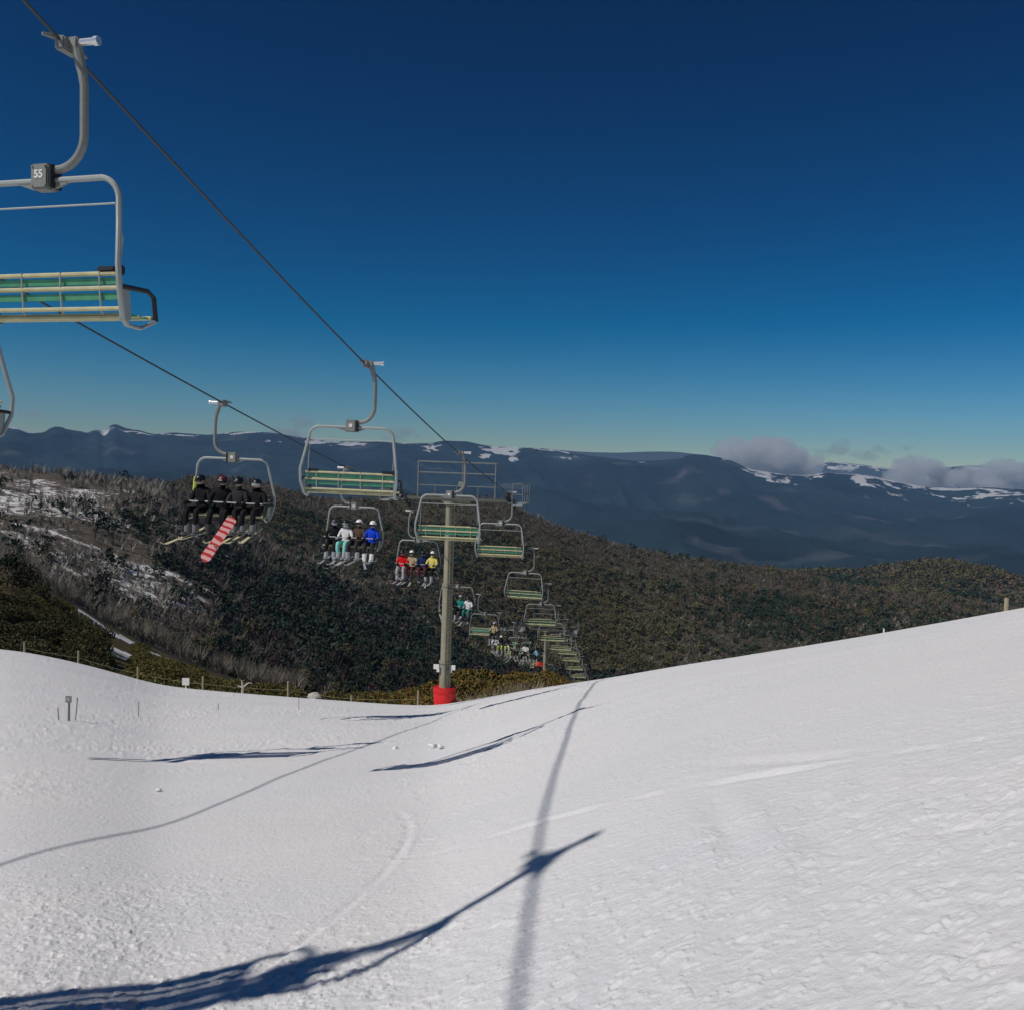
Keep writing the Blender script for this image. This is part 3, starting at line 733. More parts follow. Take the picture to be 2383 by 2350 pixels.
def near_plants():
    rg = np.random.default_rng(21)
    def blades(n, w, h, size, cols, cv=0.25, flat=0.8):
        def shp(r):
            a = r.uniform(0, 6.283); q = math.sqrt(r.uniform(0, 1)); u = r.uniform(0.25, 1.0) ** 0.5
            return (math.cos(a) * q * w * .5 * (1.12 - 0.3 * u), math.sin(a) * q * w * .5, h * u * math.sqrt(max(0.05, 1 - q * q * flat)))
        V, F, C = leaf_cloud(n, shp, size, rg, cols[0], cv, up=0.7)
        k = rg.integers(len(cols), size=n)
        m = np.array(cols)[k] / np.array(cols[0])
        return V, F, np.clip(C * np.repeat(m, 4, 0), 0.005, 0.6)
    heath = [(0.17, 0.115, 0.03), (0.13, 0.12, 0.035), (0.20, 0.11, 0.028), (0.09, 0.09, 0.03)]
    green = [(0.12, 0.13, 0.035), (0.08, 0.09, 0.03), (0.17, 0.155, 0.05), (0.10, 0.07, 0.03)]
    dark = [(0.055, 0.062, 0.026), (0.075, 0.075, 0.032), (0.095, 0.06, 0.028), (0.03, 0.04, 0.022)]
    hm = [plant_mesh('rusty_heath_shrub', *blades(1500, 3.6, 1.5, 0.11, heath)) for _ in range(5)]
    gm = [plant_mesh('green_heath_shrub', *blades(1300, 2.8, 1.3, 0.10, green)) for _ in range(5)]
    dm = [plant_mesh('dark_mountain_shrub', *blades(1900, 4.4, 2.6, 0.14, dark, flat=0.6)) for _ in range(5)]
    tw = []
    for _ in range(4):
        v, f, c = sticks(rg, 1.5, 1.8, 70, 0.016, (0.33, 0.28, 0.18)); tw.append(plant_mesh('bare_twiggy_shrub', v, f, c))
    def put(ms, name, px, py_base_r, s, lab, cat, grp, sz=None, sink=0.15):
        az = math.atan2(ray(px, 1550)[0], ray(px, 1550)[1]); r = py_base_r
        z = float(hill_z(np.array([az]), np.array([r]))[0])
        o = link(name, ms[int(rg.integers(len(ms)))], None, (r * math.sin(az), r * math.cos(az), z - sink), rg.uniform(0, 6.28))
        o.scale = (s, s, (sz or s)); tag(o, lab, cat, grp); return o
    def rsil(px):
        az = math.atan2(ray(px, 1550)[0], ray(px, 1550)[1]); return float(sil(np.array([az]))[1][0])
    # rusty mounds around the tower foot
    for i in range(74):
        px = rg.uniform(880, 1290); off = rg.uniform(7, 34) if px < 1050 else rg.uniform(16, 36)
        # mound outline: taller near 1000-1150
        hgt = 0.95 + 0.6 * math.exp(-((px - 1090) / 95) ** 2)
        put(hm, 'heath_shrub', px, rsil(px) + off, hgt * rg.uniform(.8, 1.15), 'rounded rusty orange heath shrub beside the red padded tower foot', 'shrub', 'rusty heath shrubs round the tower foot')
    for i in range(70):
        px = rg.uniform(1062, 1250); put(tw, 'twiggy_shrub', px, rsil(px) + rg.uniform(5, 14), rg.uniform(.9, 1.35), 'leafless pale twiggy shrub right of the red tower pad at the snow edge', 'shrub', 'twiggy shrubs right of the tower')
    for i in range(120):
        px = rg.uniform(300, 960); put(gm, 'heath_shrub', px, rsil(px) + rg.uniform(5, 26), rg.uniform(.75, 1.2), 'low olive green heath shrub behind the fence along the snow edge', 'shrub', 'olive heath shrubs along the fence')
    for i in range(14):
        px = rg.uniform(380, 900); put(tw, 'twiggy_shrub', px, rsil(px) + rg.uniform(4, 9), rg.uniform(.6, 1.0), 'small pale twiggy shrub among the olive heath by the fence', 'shrub', 'twiggy shrubs along the fence')
    for i in range(70):
        px = rg.uniform(-60, 222); put(dm, 'mountain_shrub', px, rsil(px) + rg.uniform(6, 40), rg.uniform(.5, .95), 'tall dark brown green shrub at the left edge behind the snow', 'shrub', 'tall dark shrubs at the left edge')
    for i in range(90):
        px = rg.uniform(60, 520); px = px + 110 if 200 < px < 310 else px; put(gm, 'heath_shrub', px, rg.uniform(84, 126), rg.uniform(.6, 1.0), 'scattered olive shrub on the open bank between the fence and the grey thicket', 'shrub', 'olive shrubs on the open bank')
    # spur: pale grey dead thicket and dark gums
    v8 = []
    for k in range(6):
        v, f, c = sticks(rg, 3.6, 3.0, 60, 0.022, (0.20, 0.185, 0.155)); v8.append((plant_mesh('grey_branches', v, f, c), trunk_mesh(rg, 2.4, 0.07, 4, m=M_DEAD)))
    n = 0
    for i in range(230):
        az0 = rg.uniform(-0.53, -0.20); px = az0 * 2300 + 1191.5; r = rg.uniform(137, 178)
        z = float(hill_z(np.array([az0]), np.array([r]))[0])
        cm, tm = v8[int(rg.integers(6))]
        t = empty('dead_tree', (r * math.sin(az0), r * math.cos(az0), z - 0.2), rg.uniform(0, 6.28)); s = rg.uniform(.7, 1.25); t.scale = (s, s, s)
        tag(t, 'small dead grey tree in the pale thicket on the spur at left', 'dead tree', 'dead grey thicket on the left spur'); link('branches', cm, t); link('trunk', tm, t)
    gms = []
    for k in range(6):
        v, f, c = crown_variant(rg, 5.0, 5.6, [(0.028, 0.034, 0.014), (0.05, 0.04, 0.016), (0.02, 0.03, 0.018)][k % 3], 900, 0.26, 0.2, 14)
        gms.append((plant_mesh('crown', v, f, c), trunk_mesh(rg, 4.0, 0.16)))
    for j, (px, r, s) in enumerate([(-30, 112, .7), (15, 118, .8), (55, 120, .7), (95, 116, .6), (130, 112, .5), (160, 108, .35), (190, 106, .35), (216, 104, .3), (40, 105, .4), (-10, 100, .5), (110, 104, .34),
                                    (120, 205, 1.35), (150, 210, 1.4), (185, 208, 1.45), (215, 212, 1.35), (250, 214, 1.3), (280, 216, 1.2), (165, 200, 1.25), (225, 203, 1.2)]):
        az = math.atan2(ray(px, 1500)[0], ray(px, 1500)[1]); z = float(hill_z(np.array([az]), np.array([float(r)]))[0])
        cm, tm = gms[int(rg.integers(6))]
        t = empty('snow_gum_tree', (r * math.sin(az), r * math.cos(az), z - 0.2), rg.uniform(0, 6.28)); t.scale = (s, s, s)
        if j < 11: tag(t, 'bushy dark snow gum behind the shrubs at the left edge', 'tree', 'bushy gums at the left edge')
        else: tag(t, 'dark snow gum in the clump beyond the grey thicket at left', 'tree', 'gum clump beyond the grey thicket')
        link('crown', cm, t); link('trunk', tm, t)
near_plants()

# ------------------------------------------------------------------ lift geometry
YT1, YT2 = 50.5, 115.0
def rope_x(side, Y):
    if side == 'L': return -11.85 + 0.1225 * Y
    return -7.19 + 0.1413 * Y if Y < YT1 else -0.054 + 0.116 * (Y - YT1)
def rope_z(side, Y):
    d = Y - YT1
    if d <= 0: return (-1.80 - 0.1236 * d + 0.00119 * d * d) if side == 'R' else (-1.95 - 0.135 * d + 0.0006 * d * d)
    if side == 'R':
        k = [(-20, 9.1, 0.25), (YT1, -1.80, 1.0), (YT2, -19.4, 0.9), (240, -55, 0)]
    else:
        k = [(-20, 8.6, 0.4), (YT1, -1.95, 1.2), (YT2, -19.5, 0.9), (240, -55, 0)]
    for (y0, z0, sg), (y1, z1, _) in zip(k[:-1], k[1:]):
        if Y <= y1:
            t = (Y - y0) / (y1 - y0); return z0 + (z1 - z0) * t - 4 * sg * t * (1 - t)
    return k[-1][1]
HEAD = math.atan(0.1235)      # heading of the line, to the right of +Y
for side, lab in (('R', 'steel haul rope running down over the empty chairs on the right'), ('L', 'steel haul rope carrying the chairs with riders on the left')):
    b = MB(); ys = np.concatenate([np.linspace(-18, 60, 79), np.linspace(61, 220, 80)])
    b.tube([(rope_x(side, y), y, rope_z(side, y)) for y in ys], 0.022, 8)
    tag(b.build('haul_rope', M_ROPE), lab, 'cable', 'haul ropes of the chairlift')

# ------------------------------------------------------------------ towers
def tower(Y, zbase, detail, lab):
    xm = 0.5 * (rope_x('L', Y) + rope_x('R', Y)); zr = rope_z('R', Y)
    z0 = zbase
    t = empty('lift_tower', (xm, Y, z0), -HEAD)
    tag(t, lab, 'lift tower', 'steel towers of the chairlift')
    hh = zr - z0; hg = 0.5 * (rope_x('R', Y) - rope_x('L', Y)) * math.cos(HEAD)
    b = MB(); ztop = hh - 0.42
    XP = -0.28
    b.tube([(0, 0, -1.5), (0, 0, 2.2), (0, 0, 2.25), (0, 0, 6.2), (0, 0, 6.25), (0, 0, ztop - .05)], [.295, .295, .275, .275, .25, .24], 20)
    b.tube([(0, 0, 2.18), (0, 0, 2.30)], .35, 20); b.tube([(0, 0, 6.15), (0, 0, 6.3)], .31, 20); b.tube([(0, 0, ztop - .14), (0, 0, ztop - .02)], .36, 16)
    b.build('pole', M_POLE, t, loc=(XP, 0, 0))
    b = MB()  # ladder on the right hand side, its shade put into the dark material colour
    for sx in (.06, .30): b.tube([(sx, -.34, 1.0), (sx - .03, -.30, ztop)], .03, 6)
    z = 1.8
    while z < ztop: b.tube([(.05, -.33, z), (.30, -.33, z)], .02, 5); z += .3
    for z in (2.3, 5, 8): b.box((.17, -.29, z), (.10, .10, .05))
    b.build('ladder', M_LADDER, t, loc=(XP, 0, 0))
    b = MB(); b.box((0, 0, ztop + .11), (2 * hg + .5, .22, .17), bev=.02)
    b.box((0, 0, ztop + .0), (1.5, .20, .12))
    b.build('crossarm', M_ARM, t)
    for sx in (-1, 1):
        b = MB(); sl = (rope_z('R', Y + 1.5) - rope_z('R', Y - 1.5)) / 3.0; rx = math.atan(sl)
        fr = b
        fr.tube([(sx * hg, -1.5, hh - .30 - 1.5 * sl), (sx * hg, 0, hh - .22), (sx * hg, 1.5, hh - .30 + 1.5 * sl)], .06, 8)
        fr.box((sx * hg, 0, hh - .30), (.16, .3, .26), bev=.02)
        f = fr.build('sheave_frame', M_STEEL, t)
        for k in range(6):
            y = -1.4 + k * .56; b = MB()
            zc = hh - .20 + (rope_z('R', Y + y) - zr) - 0.02
            b.tube([(sx * hg - .05, y, zc), (sx * hg + .05, y, zc)], .19, 16); b.tube([(sx * hg - .08, y, zc), (sx * hg + .08, y, zc)], .07, 10)
            b.build('sheave_wheel', M_BLACK, f)
        b = MB(); xo = sx * (hg + sx * 0 + .0) + sx * .55      # catwalk with rail outside the wheels
        b.box((xo, 0, hh - .42), (.5, 3.2, .05))
        b.build('catwalk', M_STEEL, t)
        b = MB(); xr = xo + sx * .25
        for y in (-1.6, -.55, .55, 1.6): b.tube([(xr, y, hh - .4), (xr, y, hh + .62)], .022, 6)
        for z in (.1, .62): b.tube([(xr, -1.6, hh + z), (xr, 1.6, hh + z)], .022, 6)
        for y in (-1.6,): 
            for z in (.1, .62): b.tube([(xr, y, hh + z), (xr - sx * .5, y, hh + z)], .022, 6)
            b.tube([(xr - sx * .5, y, hh - .4), (xr - sx * .5, y, hh + .62)], .022, 6)
        b.build('guard_rail', M_LIFT, t)
    # lifting frame
    b = MB(); zt = hh + 1.55
    for sx in (-1, 1): b.tube([(sx * hg * .72, 0, ztop + .2), (sx * hg * .72, 0, zt)], .05, 8)
    b.tube([(-hg * .74, 0, zt), (hg * .74, 0, zt)], .045, 8)
    b.tube([(-hg * .72, 0, zt - .55), (hg * .72, 0, zt - .55)], .04, 8)
    b.tube([(-hg * .72, 0, hh + .35), (hg * .72, 0, hh + .35)], .03, 8)
    for qx in (-.4, 0, .4): b.tube([(hg * qx, 0, ztop + .18), (hg * qx, 0, hh + .35)], .022, 6)
    b.tube([(hg * .1, 0, hh + .35), (hg * .1, 0, zt)], .025, 6)
    b.build('lifting_frame', M_LIFT, t)
    b = MB(); b.box((.25, -.1, hh + .45), (.28, .22, .30), bev=.03); b.tube([(.25, 0, hh - .2), (.25, 0, hh + .35)], .03, 6)
    b.build('communication_box', M_PAINT, t)
    if detail:
        b = MB(); n = 24; prof = [(.53, -0.4), (.53, .02), (.55, .45), (.58, .90), (.575, .93)]
        V = []; F = []
        for (r, z) in prof:
            for j in range(n):
                a = 6.2832 * j / n; q = r * (1 + .03 * math.sin(4 * a) + .012 * math.sin(9 * a + z * 5))
                V.append((q * math.cos(a), q * math.sin(a), z))
        for i in range(len(prof) - 1):
            for j in range(n): F.append([i * n + j, i * n + (j + 1) % n, (i + 1) * n + (j + 1) % n, (i + 1) * n + j])
        F.append([4 * n + j for j in range(n)])
        b.add(V, F); pad = b.build('safety_pad', M_RED, t, loc=(XP, 0, 0)); pad['label'] = 'bright red crash pad wrapped round the tower foot'
        b = MB()
        for z in (.25, .7): b.tube([(.585 * math.cos(a), .585 * math.sin(a), z) for a in np.linspace(0, 6.283, 25)], .012, 5, cap=False)
        b.build('strap', M_RED, pad)
        for sx in (-1, 1):
            b = MB(); b.box((sx * .42, -.30, 2.02), (.30, .03, .26), bev=.008); b.box((sx * .33, -.30, 1.82), (.14, .028, .14))
            b.build('marker_plate', M_WHITE, t, loc=(XP, 0, 0))
    return t
z1 = float(at(1025, 1638, YT1)[2])
tower(YT1, z1 - 0.02, True, 'nearer grey lift tower with the red padded foot at the snow edge')
tower(YT2, rope_z('R', YT2) - 10.5, False, 'farther small lift tower low down the line behind the brow')

# ------------------------------------------------------------------ chairs
XC = -0.30
def number_text(txt, size, name, parent, m, loc):
    cu = bpy.data.curves.new('t', 'FONT'); cu.body = txt; cu.size = size; cu.extrude = 0.004; cu.align_x = 'CENTER'; cu.align_y = 'CENTER'; cu.offset = 0.004
    o = bpy.data.objects.new('t', cu); COL.objects.link(o)
    dg = bpy.context.evaluated_depsgraph_get(); me = bpy.data.meshes.new_from_object(o.evaluated_get(dg))
    bpy.data.objects.remove(o)
    me.materials.clear(); me.materials.append(m)
    q = link(name, me, parent, loc); q.rotation_euler = (math.pi / 2, 0, 0); return q

def make_chair(bar_down, seen_front):
    t = empty('lift_chair')
    # grip
    b = MB(); b.tube([(-.10, -.28, .05), (-.02, -.12, .06), (0, 0, .07), (0, .16, .05), (0, .34, .0)], [.02, .035, .05, .035, .02], 8)
    b.box((0.02, 0, .0), (.14, .30, .16), bev=.02); b.box((.13, 0, .02), (.14, .13, .14), bev=.02)
    g = b.build('grip', M_PAINT, t)
    b = MB(); b.tube([(.20, 0, .03), (.40, 0, .03)], .042, 10); b.tube([(.40, 0, .03), (.46, 0, .03)], .055, 10)
    b.build('spring_housing', M_CHROME, g)
    # hanger
    b = MB(); p = [(.13, 0, .05), (.17, 0, -.10), (.235, 0, -.33), (.26, 0, -.48), (.265, 0, -1.0)] + arc((-.115, 0, -1.06), .38, 0, -90, 10) 
    p += [(-.20, 0, -1.44), (XC - .02, 0, -1.44)]
    b.tube(p, [.068, .065, .056] + [.05] * (len(p) - 3), 10)
    b.build('hanger', M_PAINT, t)
    # box
    b = MB(); b.box((XC, 0, -1.53), (.25, .20, .30), bev=.02)
    for sx in (-1, 1):
        b.add([(XC + sx * .12, -.02, -1.60), (XC + sx * .12, .02, -1.60), (XC + sx * .12, -.02, -1.68), (XC + sx * .12, .02, -1.68), (XC + sx * .36, -.02, -1.60), (XC + sx * .36, .02, -1.60)],
              [[0, 2, 4], [1, 5, 3], [2, 3, 5, 4], [0, 4, 5, 1]])
    for ux in (-.09, .09):
        for uz in (-.115, .115):
            for sy in (-1, 1): b.tube([(XC + ux, sy * .098, -1.53 + uz), (XC + ux, sy * .114, -1.53 + uz)], .013, 6)
    bx = b.build('joint_box', M_PAINT, t)
    b = MB(); fy = .112 if seen_front else -.112
    b.box((XC + .16, 0, -1.53), (.03, .19, .28), bev=.008)
    b.build('rubber_damper', M_BLACK, bx)
    # frame
    zt = -1.565
    for sx in (-1, 1):
        b = MB(); X = lambda v: XC + sx * v
        p = [(X(.13), 0, zt), (X(.70), 0, zt)] + [(X(.80 + .27 * math.sin(a)), -.01, zt - .27 + .27 * math.cos(a)) for a in np.linspace(.1, 1.5, 8)]
        p += [(X(1.13), -.08, zt - .6), (X(1.21), -.19, zt - 1.05), (X(1.21), -.16, zt - 1.35), (X(1.15), -.02, zt - 1.66), (X(1.12), .1, zt - 1.72)]
        b.tube(p, [.036] * len(p), 8)
        f = b.build('frame', M_STEEL, t)
        b = MB(); b.box((X(1.14), .02, zt - 1.48), (.03, .20, .40), rot=(.12, 0, 0), bev=.01)
        b.build('side_plate', M_STEEL, f)
        b = MB()  # arm rest loop
        b.tube([(X(1.19), -.12, zt - 1.30), (X(1.19), .38, zt - 1.28), (X(1.19), .50, zt - 1.34), (X(1.18), .56, zt - 1.62)], .030, 8)
        b.build('armrest', M_BLACK, t)
        b = MB(); b.tube([(X(1.18), .56, zt - 1.62), (X(1.15), .30, zt - 1.74), (X(1.12), .06, zt - 1.72)], .024, 8)
        b.build('seat_side_rail', M_STEEL, t)
    # backrest: cream tubes with green slats
    zb = -3.14
    for dz, r in ((.44, .028), (.27, .028)):
        b = MB(); b.tube([(XC - 1.12, -.03, zb + dz), (XC + 1.12, -.03, zb + dz)], r, 8); b.build('back_rail', M_RAIL, t)
    for dz in (.355, .175):
        b = MB(); b.box((XC, 0.0, zb + dz), (2.22, .02, .085), rot=(.12, 0, 0), bev=.006); b.build('back_slat', M_GREEN, t)
    for x in (-.84, -.28, .28, .84):
        b = MB(); b.tube([(XC + x, -.05, zb + .47), (XC + x, -.04, zb + .25), (XC + x, -.01, zb), (XC + x, .10, zb - .06), (XC + x, .52, zb - .02)], .013, 6)
        b.build('back_bracket', M_STEEL, t)
    # seat pan
    b = MB(); b.tube([(XC - 1.13, -.02, zb + .03), (XC + 1.13, -.02, zb + .03)], .026, 8); b.tube([(XC - 1.15, .52, zb - .01), (XC + 1.15, .52, zb - .01)], .026, 8)
    b.tube([(XC - 1.13, .06, zb - .06), (XC + 1.13, .06, zb - .06)], .03, 8)
    b.build('seat_rail', M_RAIL, t)
    for k in range(4):
        b = MB(); b.box((XC, .14 + .105 * k, zb - .015), (2.24, .085, .02), bev=.005); b.build('seat_slat', M_GREEN if k % 2 else M_RAIL, t)
    # restraint bar
    b = MB(); pz = zb + .36
    if bar_down:
        p = [(XC - 1.12, .0, pz), (XC - 1.14, .35, pz + .0), (XC - 1.10, .50, pz - .02), (XC + 1.10, .50, pz - .02), (XC + 1.14, .35, pz), (XC + 1.12, 0, pz)]
        b.tube(p, .022, 8)
    else:
        p = [(XC - 1.07, .0, pz), (XC - 1.08, .05, pz + .5), (XC - 1.03, -.02, pz + .9), (XC + 1.03, -.02, pz + .9), (XC + 1.08, .05, pz + .5), (XC + 1.07, 0, pz)]
        b.tube(p, .012, 8)
    r = b.build('restraint_bar', M_STEEL, t)
    b = MB()
    if not bar_down:
        b.box((XC + .93, -.03, pz + .13), (.26, .07, .07), bev=.02); b.box((XC + 1.10, -.02, pz + .12), (.1, .1, .12), bev=.02)
        b.build('bar_stop', M_BLACK, r)
        b = MB(); b.box((XC - .93, -.03, pz + .13), (.26, .07, .07), bev=.02); b.build('bar_stop', M_BLACK, r)
    return t

proto_R = make_chair(False, False)
proto_L = make_chair(True, True)
# the number on the nearest chair's box, a plain worn plate on the others
R_Y = [1.58, 12.0, 24.5, 36.5, 49.2, 62, 74.5, 87, 100, 113, 122, 133, 145.5, 158]
L_Y = [16.4, 28.5, 41, 53.5, 66, 79, 92, 104, 117, 130, 142]
R_LAB = ['empty chair overhead out of the picture, only its shadow lying on the near snow', 'nearest empty chair numbered 55, cut off by the left edge', 'second nearest empty chair with green slats, above the riders in white and blue',
         'empty green slatted chair hanging in front of the padded tower', 'empty chair just right of the padded tower behind the first one there',
         'empty chair below and right of the tower crossarm, fifth of the empty line', 'sixth empty chair, overlapping the one above it',
         'seventh empty chair, above the far tower head', 'eighth empty chair, at the far tower head', 'ninth empty chair, just past the far tower head',
         'tenth empty chair, below the far tower head', 'eleventh empty chair, right of the far tower pole',
         'small distant empty chair right of the far tower pole above the snow', 'lowest and farthest empty chair, half sunk behind the snow brow']
L_LAB = ['chair at the left edge, only its side and rider showing', 'chair with four riders in black and a pink snowboard', 'chair with riders in white and bright blue jackets',
         'chair with riders in red and yellow jackets left of the tower', 'chair with riders in green and white half behind the tower pole', 'fifth rider chair down, half empty with one tan jacket',
         'sixth rider chair down, with a rider all in white', 'seventh rider chair down, with yellow green trousers', 'eighth rider chair down, its riders in dark clothes',
         'ninth rider chair down, with an orange red jacket at the far tower', 'lowest rider chair, mostly behind the brow']
chairs = {}
for side, Ys, proto, labs, rz in (('R', R_Y, proto_R, R_LAB, -HEAD), ('L', L_Y, proto_L, L_LAB, math.pi - HEAD)):
    for i, y in enumerate(Ys):
        c = copy_tree(proto)
        sw = random.Random(i * 3 + (side == 'L'))
        c.location = (rope_x(side, y), y, rope_z(side, y)); c.rotation_euler = (0, sw.uniform(-.012, .012) if i else 0, {('R', 1): -.16, ('R', 0): .47}.get((side, i), 0) +  rz + (sw.uniform(-.03, .03) if i > 1 else 0))  # unseen overhead chair is turned further so its cast shadow narrows to one band
        tag(c, labs[i], 'ski lift chair', 'empty chairs going down the hill' if side == 'R' else 'chairs bringing riders up the hill')
        chairs[(side, i)] = c
        bx = [k for k in c.children if k.name.startswith('joint_box')][0]
        fy = -.108 if side == 'R' else .108
        if side == 'R' and i == 1:
            number_text('55', .13, 'number', bx, M_WHITE, (XC, -.102, -1.51))
        else:
            b = MB(); b.box((XC, (-.103 if side == 'R' else .103), -1.52), (.085, .008, .085)); b.build('number_plate', M_WHITE, bx)
for pr in (proto_R, proto_L):
    for o in [pr] + [c for c in pr.children_recursive]: bpy.data.objects.remove(o)
b = MB(); b.tube([(XC + 1.12, -.06, -2.15), (XC + 1.18, -.14, -2.52)], .075, 10)
b.build('post_pad', mat('lime_foam', (0.55, 0.62, 0.12), 0.7, var=.2), chairs[('L', 1)])

# ------------------------------------------------------------------ people
def grow(name, verts, edges, radii, root=0, sub=1):
    me = bpy.data.meshes.new(name); me.from_pydata(verts, edges, []); o = link(name, me)
    o.modifiers.new('s', 'SKIN'); 
    for i, r in enumerate(radii):
        sv = me.skin_vertices[0].data[i]; sv.radius = r if isinstance(r, tuple) else (r, r); sv.use_root = (i == root)
    m2 = o.modifiers.new('u', 'SUBSURF'); m2.levels = sub; m2.render_levels = sub
    dg = bpy.context.evaluated_depsgraph_get(); out = bpy.data.meshes.new_from_object(o.evaluated_get(dg))
    bpy.data.objects.remove(o); out.name = name
    return out

def body_variant(k):
    rg = random.Random(k); j = lambda a: rg.uniform(-a, a)
    V = []; E = []; Rd = []
    def v(p, r, par=None):
        V.append(p); Rd.append(r)
        if par is not None: E.append((par, len(V) - 1))
        return len(V) - 1
    lean = j(.03)
    pel = v((0, 0, .12), (.17, .14)); sp = v((0, -.05, .30), (.165, .13), pel); ch = v((lean, -.05, .48), (.19, .14), sp)
    nk = v((lean, -.02, .63), .07, ch); hb = v((lean, .01, .72), .085, nk); hm = v((lean, .02, .79), (.088, .10), hb); ht = v((lean, .01, .87), (.07, .08), hm)
    tipL, wr = [], []
    for s in (-1, 1):
        sh = v((s * .17 + lean, -.04, .545), .085, ch); ua = v((s * .225, .0, .45), .08, sh); el = v((s * .27, .06 + j(.02), .31), .068, ua)
        fa = v((s * .24, .22, .27), .06, el); w = v((s * (.19 + j(.03)), .39, .285), .048, fa); wr.append(V[w])
        hp = v((s * .10, .06, .09), .11, pel); md = v((s * .13, .28, .09), .10, hp); kn = v((s * (.15 + j(.03)), .47, .08), .082, md)
        sh2 = v((s * .15 + j(.03), .50, -.14), .078, kn); an = v((s * .15 + j(.05), .50 + j(.05), -.32), .07, sh2); tipL.append(V[an])
    me = grow('person', V, E, Rd, pel, 2)
    n = len(me.vertices); co = np.empty(n * 3); me.vertices.foreach_get('co', co); co = co.reshape(-1, 3)
    # face: nose, brow and chin pushed out of the head
    hx = co[:, 0] - lean; up = co[:, 2]; fwd = co[:, 1]
    nose = np.exp(-((hx / .018) ** 2) - (((up - .775) / .02) ** 2)) * (fwd > .05); co[:, 1] += .03 * nose
    chin = np.exp(-((hx / .04) ** 2) - (((up - .70) / .02) ** 2)) * (fwd > .04); co[:, 1] += .015 * chin
    me.vertices.foreach_set('co', co.ravel())
    fm = []
    for p in me.polygons:
        c = p.center
        if c.z > .73: fm.append(2)
        elif c.z > .16 and not (c.y > .32 and c.z < .18): fm.append(0)
        elif c.z > .12 and c.y < .12: fm.append(0)
        else: fm.append(1)
    me.polygons.foreach_set('material_index', fm); me.polygons.foreach_set('use_smooth', [True] * len(fm))
    me.update()
    return me, tipL, wr, lean
BODIES = [body_variant(k) for k in range(5)]

def helmet_mesh():
    b = MB(); b.blob((0, 0, 0), (.125, .145, .12), 16, 10, fn=lambda v: [v[0], v[1], max(v[2], -.35 if v[1] < .2 else .05)]); 
    b.tube([(-.09, .10, .005), (-.05, .145, .01), (.05, .145, .01), (.09, .10, .005)], .012, 5)
    return b
def goggle_mesh():
    b = MB(); b.tube([(-.098, .03, -.03), (-.08, .095, -.03), (0, .125, -.03), (.08, .095, -.03), (.098, .03, -.03)], .042, 8, flat=(.5, 1)); return b
def boot_mesh():
    b = MB(); b.tube([(0, -.01, .16), (0, 0, .06), (0, .0, -.02), (0, .02, -.09)], [.085, .082, .08, .07], 10)
    b.box((0, .07, -.10), (.105, .32, .09), bev=.03); return b
def glove_mesh(s):
    b = MB(); b.blob((0, .03, 0), (.045, .055, .03), 10, 6)
    for i in range(4):   # fingers curled over the bar
        x = -.034 + .023 * i; L = [.85, 1.0, .95, .75][i]
        b.tube([(x, .055, .005), (x, .055 + .035 * L, .005), (x, .055 + .045 * L, -.03), (x, .055 + .02 * L, -.05)], [.0125, .012, .011, .009], 6)
    b.tube([(-s * .035, .01, -.005), (-s * .06, .04, -.025), (-s * .05, .065, -.04)], [.014, .013, .010], 6)
    b.tube([(0, -.06, 0), (0, 0, 0)], [.05, .042], 8)
    return b
def ski_mesh():
    b = MB(); L = 1.65; V = []; F = []; n = 24
    for i in range(n + 1):
        u = i / n; y = -.75 + u * L; wd = .052 - .016 * math.sin(math.pi * min(1, max(0, (u - .05) / .85))) ; 
        if u > .93: wd *= max(.15, (1 - u) / .07)
        z = .10 * max(0, (u - .88) / .12) ** 1.7 + .02 * max(0, (.05 - u) / .05)
        for q, zz in ((-1, 0), (1, 0), (1, .014), (-1, .014)): V.append((q * wd, y, z + zz))
    for i in range(n):
        for q in range(4): F.append([4 * i + q, 4 * i + (q + 1) % 4, 4 * i + 4 + (q + 1) % 4, 4 * i + 4 + q])
    F += [[3, 2, 1, 0], [4 * n, 4 * n + 1, 4 * n + 2, 4 * n + 3]]
    b.add(V, F); return b
_mc = {}
def cmat(c, rough=.75):
    k = tuple(c) + (rough,)
    if k not in _mc: _mc[k] = mat('cloth' if rough > .5 else 'shell', c, rough, var=.4 if rough > .5 else .1, scale=7, bump=.9 if rough > .5 else 0)
    return _mc[k]
def mk(builder, m, name): return builder.mesh(name, m)
_parts = {}
def part(kind, m, parent, name, loc, rot=(0, 0, 0)):
    key = (kind, m.name)
    if key not in _parts:
        b = dict(helmet=helmet_mesh, goggles=goggle_mesh, ski_boot=boot_mesh, gl=lambda: glove_mesh(-1), gr=lambda: glove_mesh(1), ski=ski_mesh)[kind]()
        _parts[key] = b.mesh(name, m)
    o = link(name, _parts[key], parent, loc); o.rotation_euler = rot; return o
C = dict(black=(.010, .010, .012), char=(.03, .03, .034), white=(.78, .76, .74), mint=(.22, .58, .52), blue=(.01, .06, .62), red=(.65, .01, .012), yellow=(.72, .62, .16), tan=(.42, .33, .2), brown=(.09, .055, .04),
         maroon=(.09, .02, .03), grey=(.14, .145, .15), lgrey=(.36, .37, .38), navy=(.015, .03, .10), lime=(.45, .55, .12), orange=(.75, .11, .02), purple=(.06, .04, .07), pink=(.75, .30, .27), cream=(.6, .56, .34), teal=(.02, .22, .2), sky=(.25, .45, .6))
SLOTX = [.82, .27, -.27, -.82]     # picture left to right on a chair that faces us
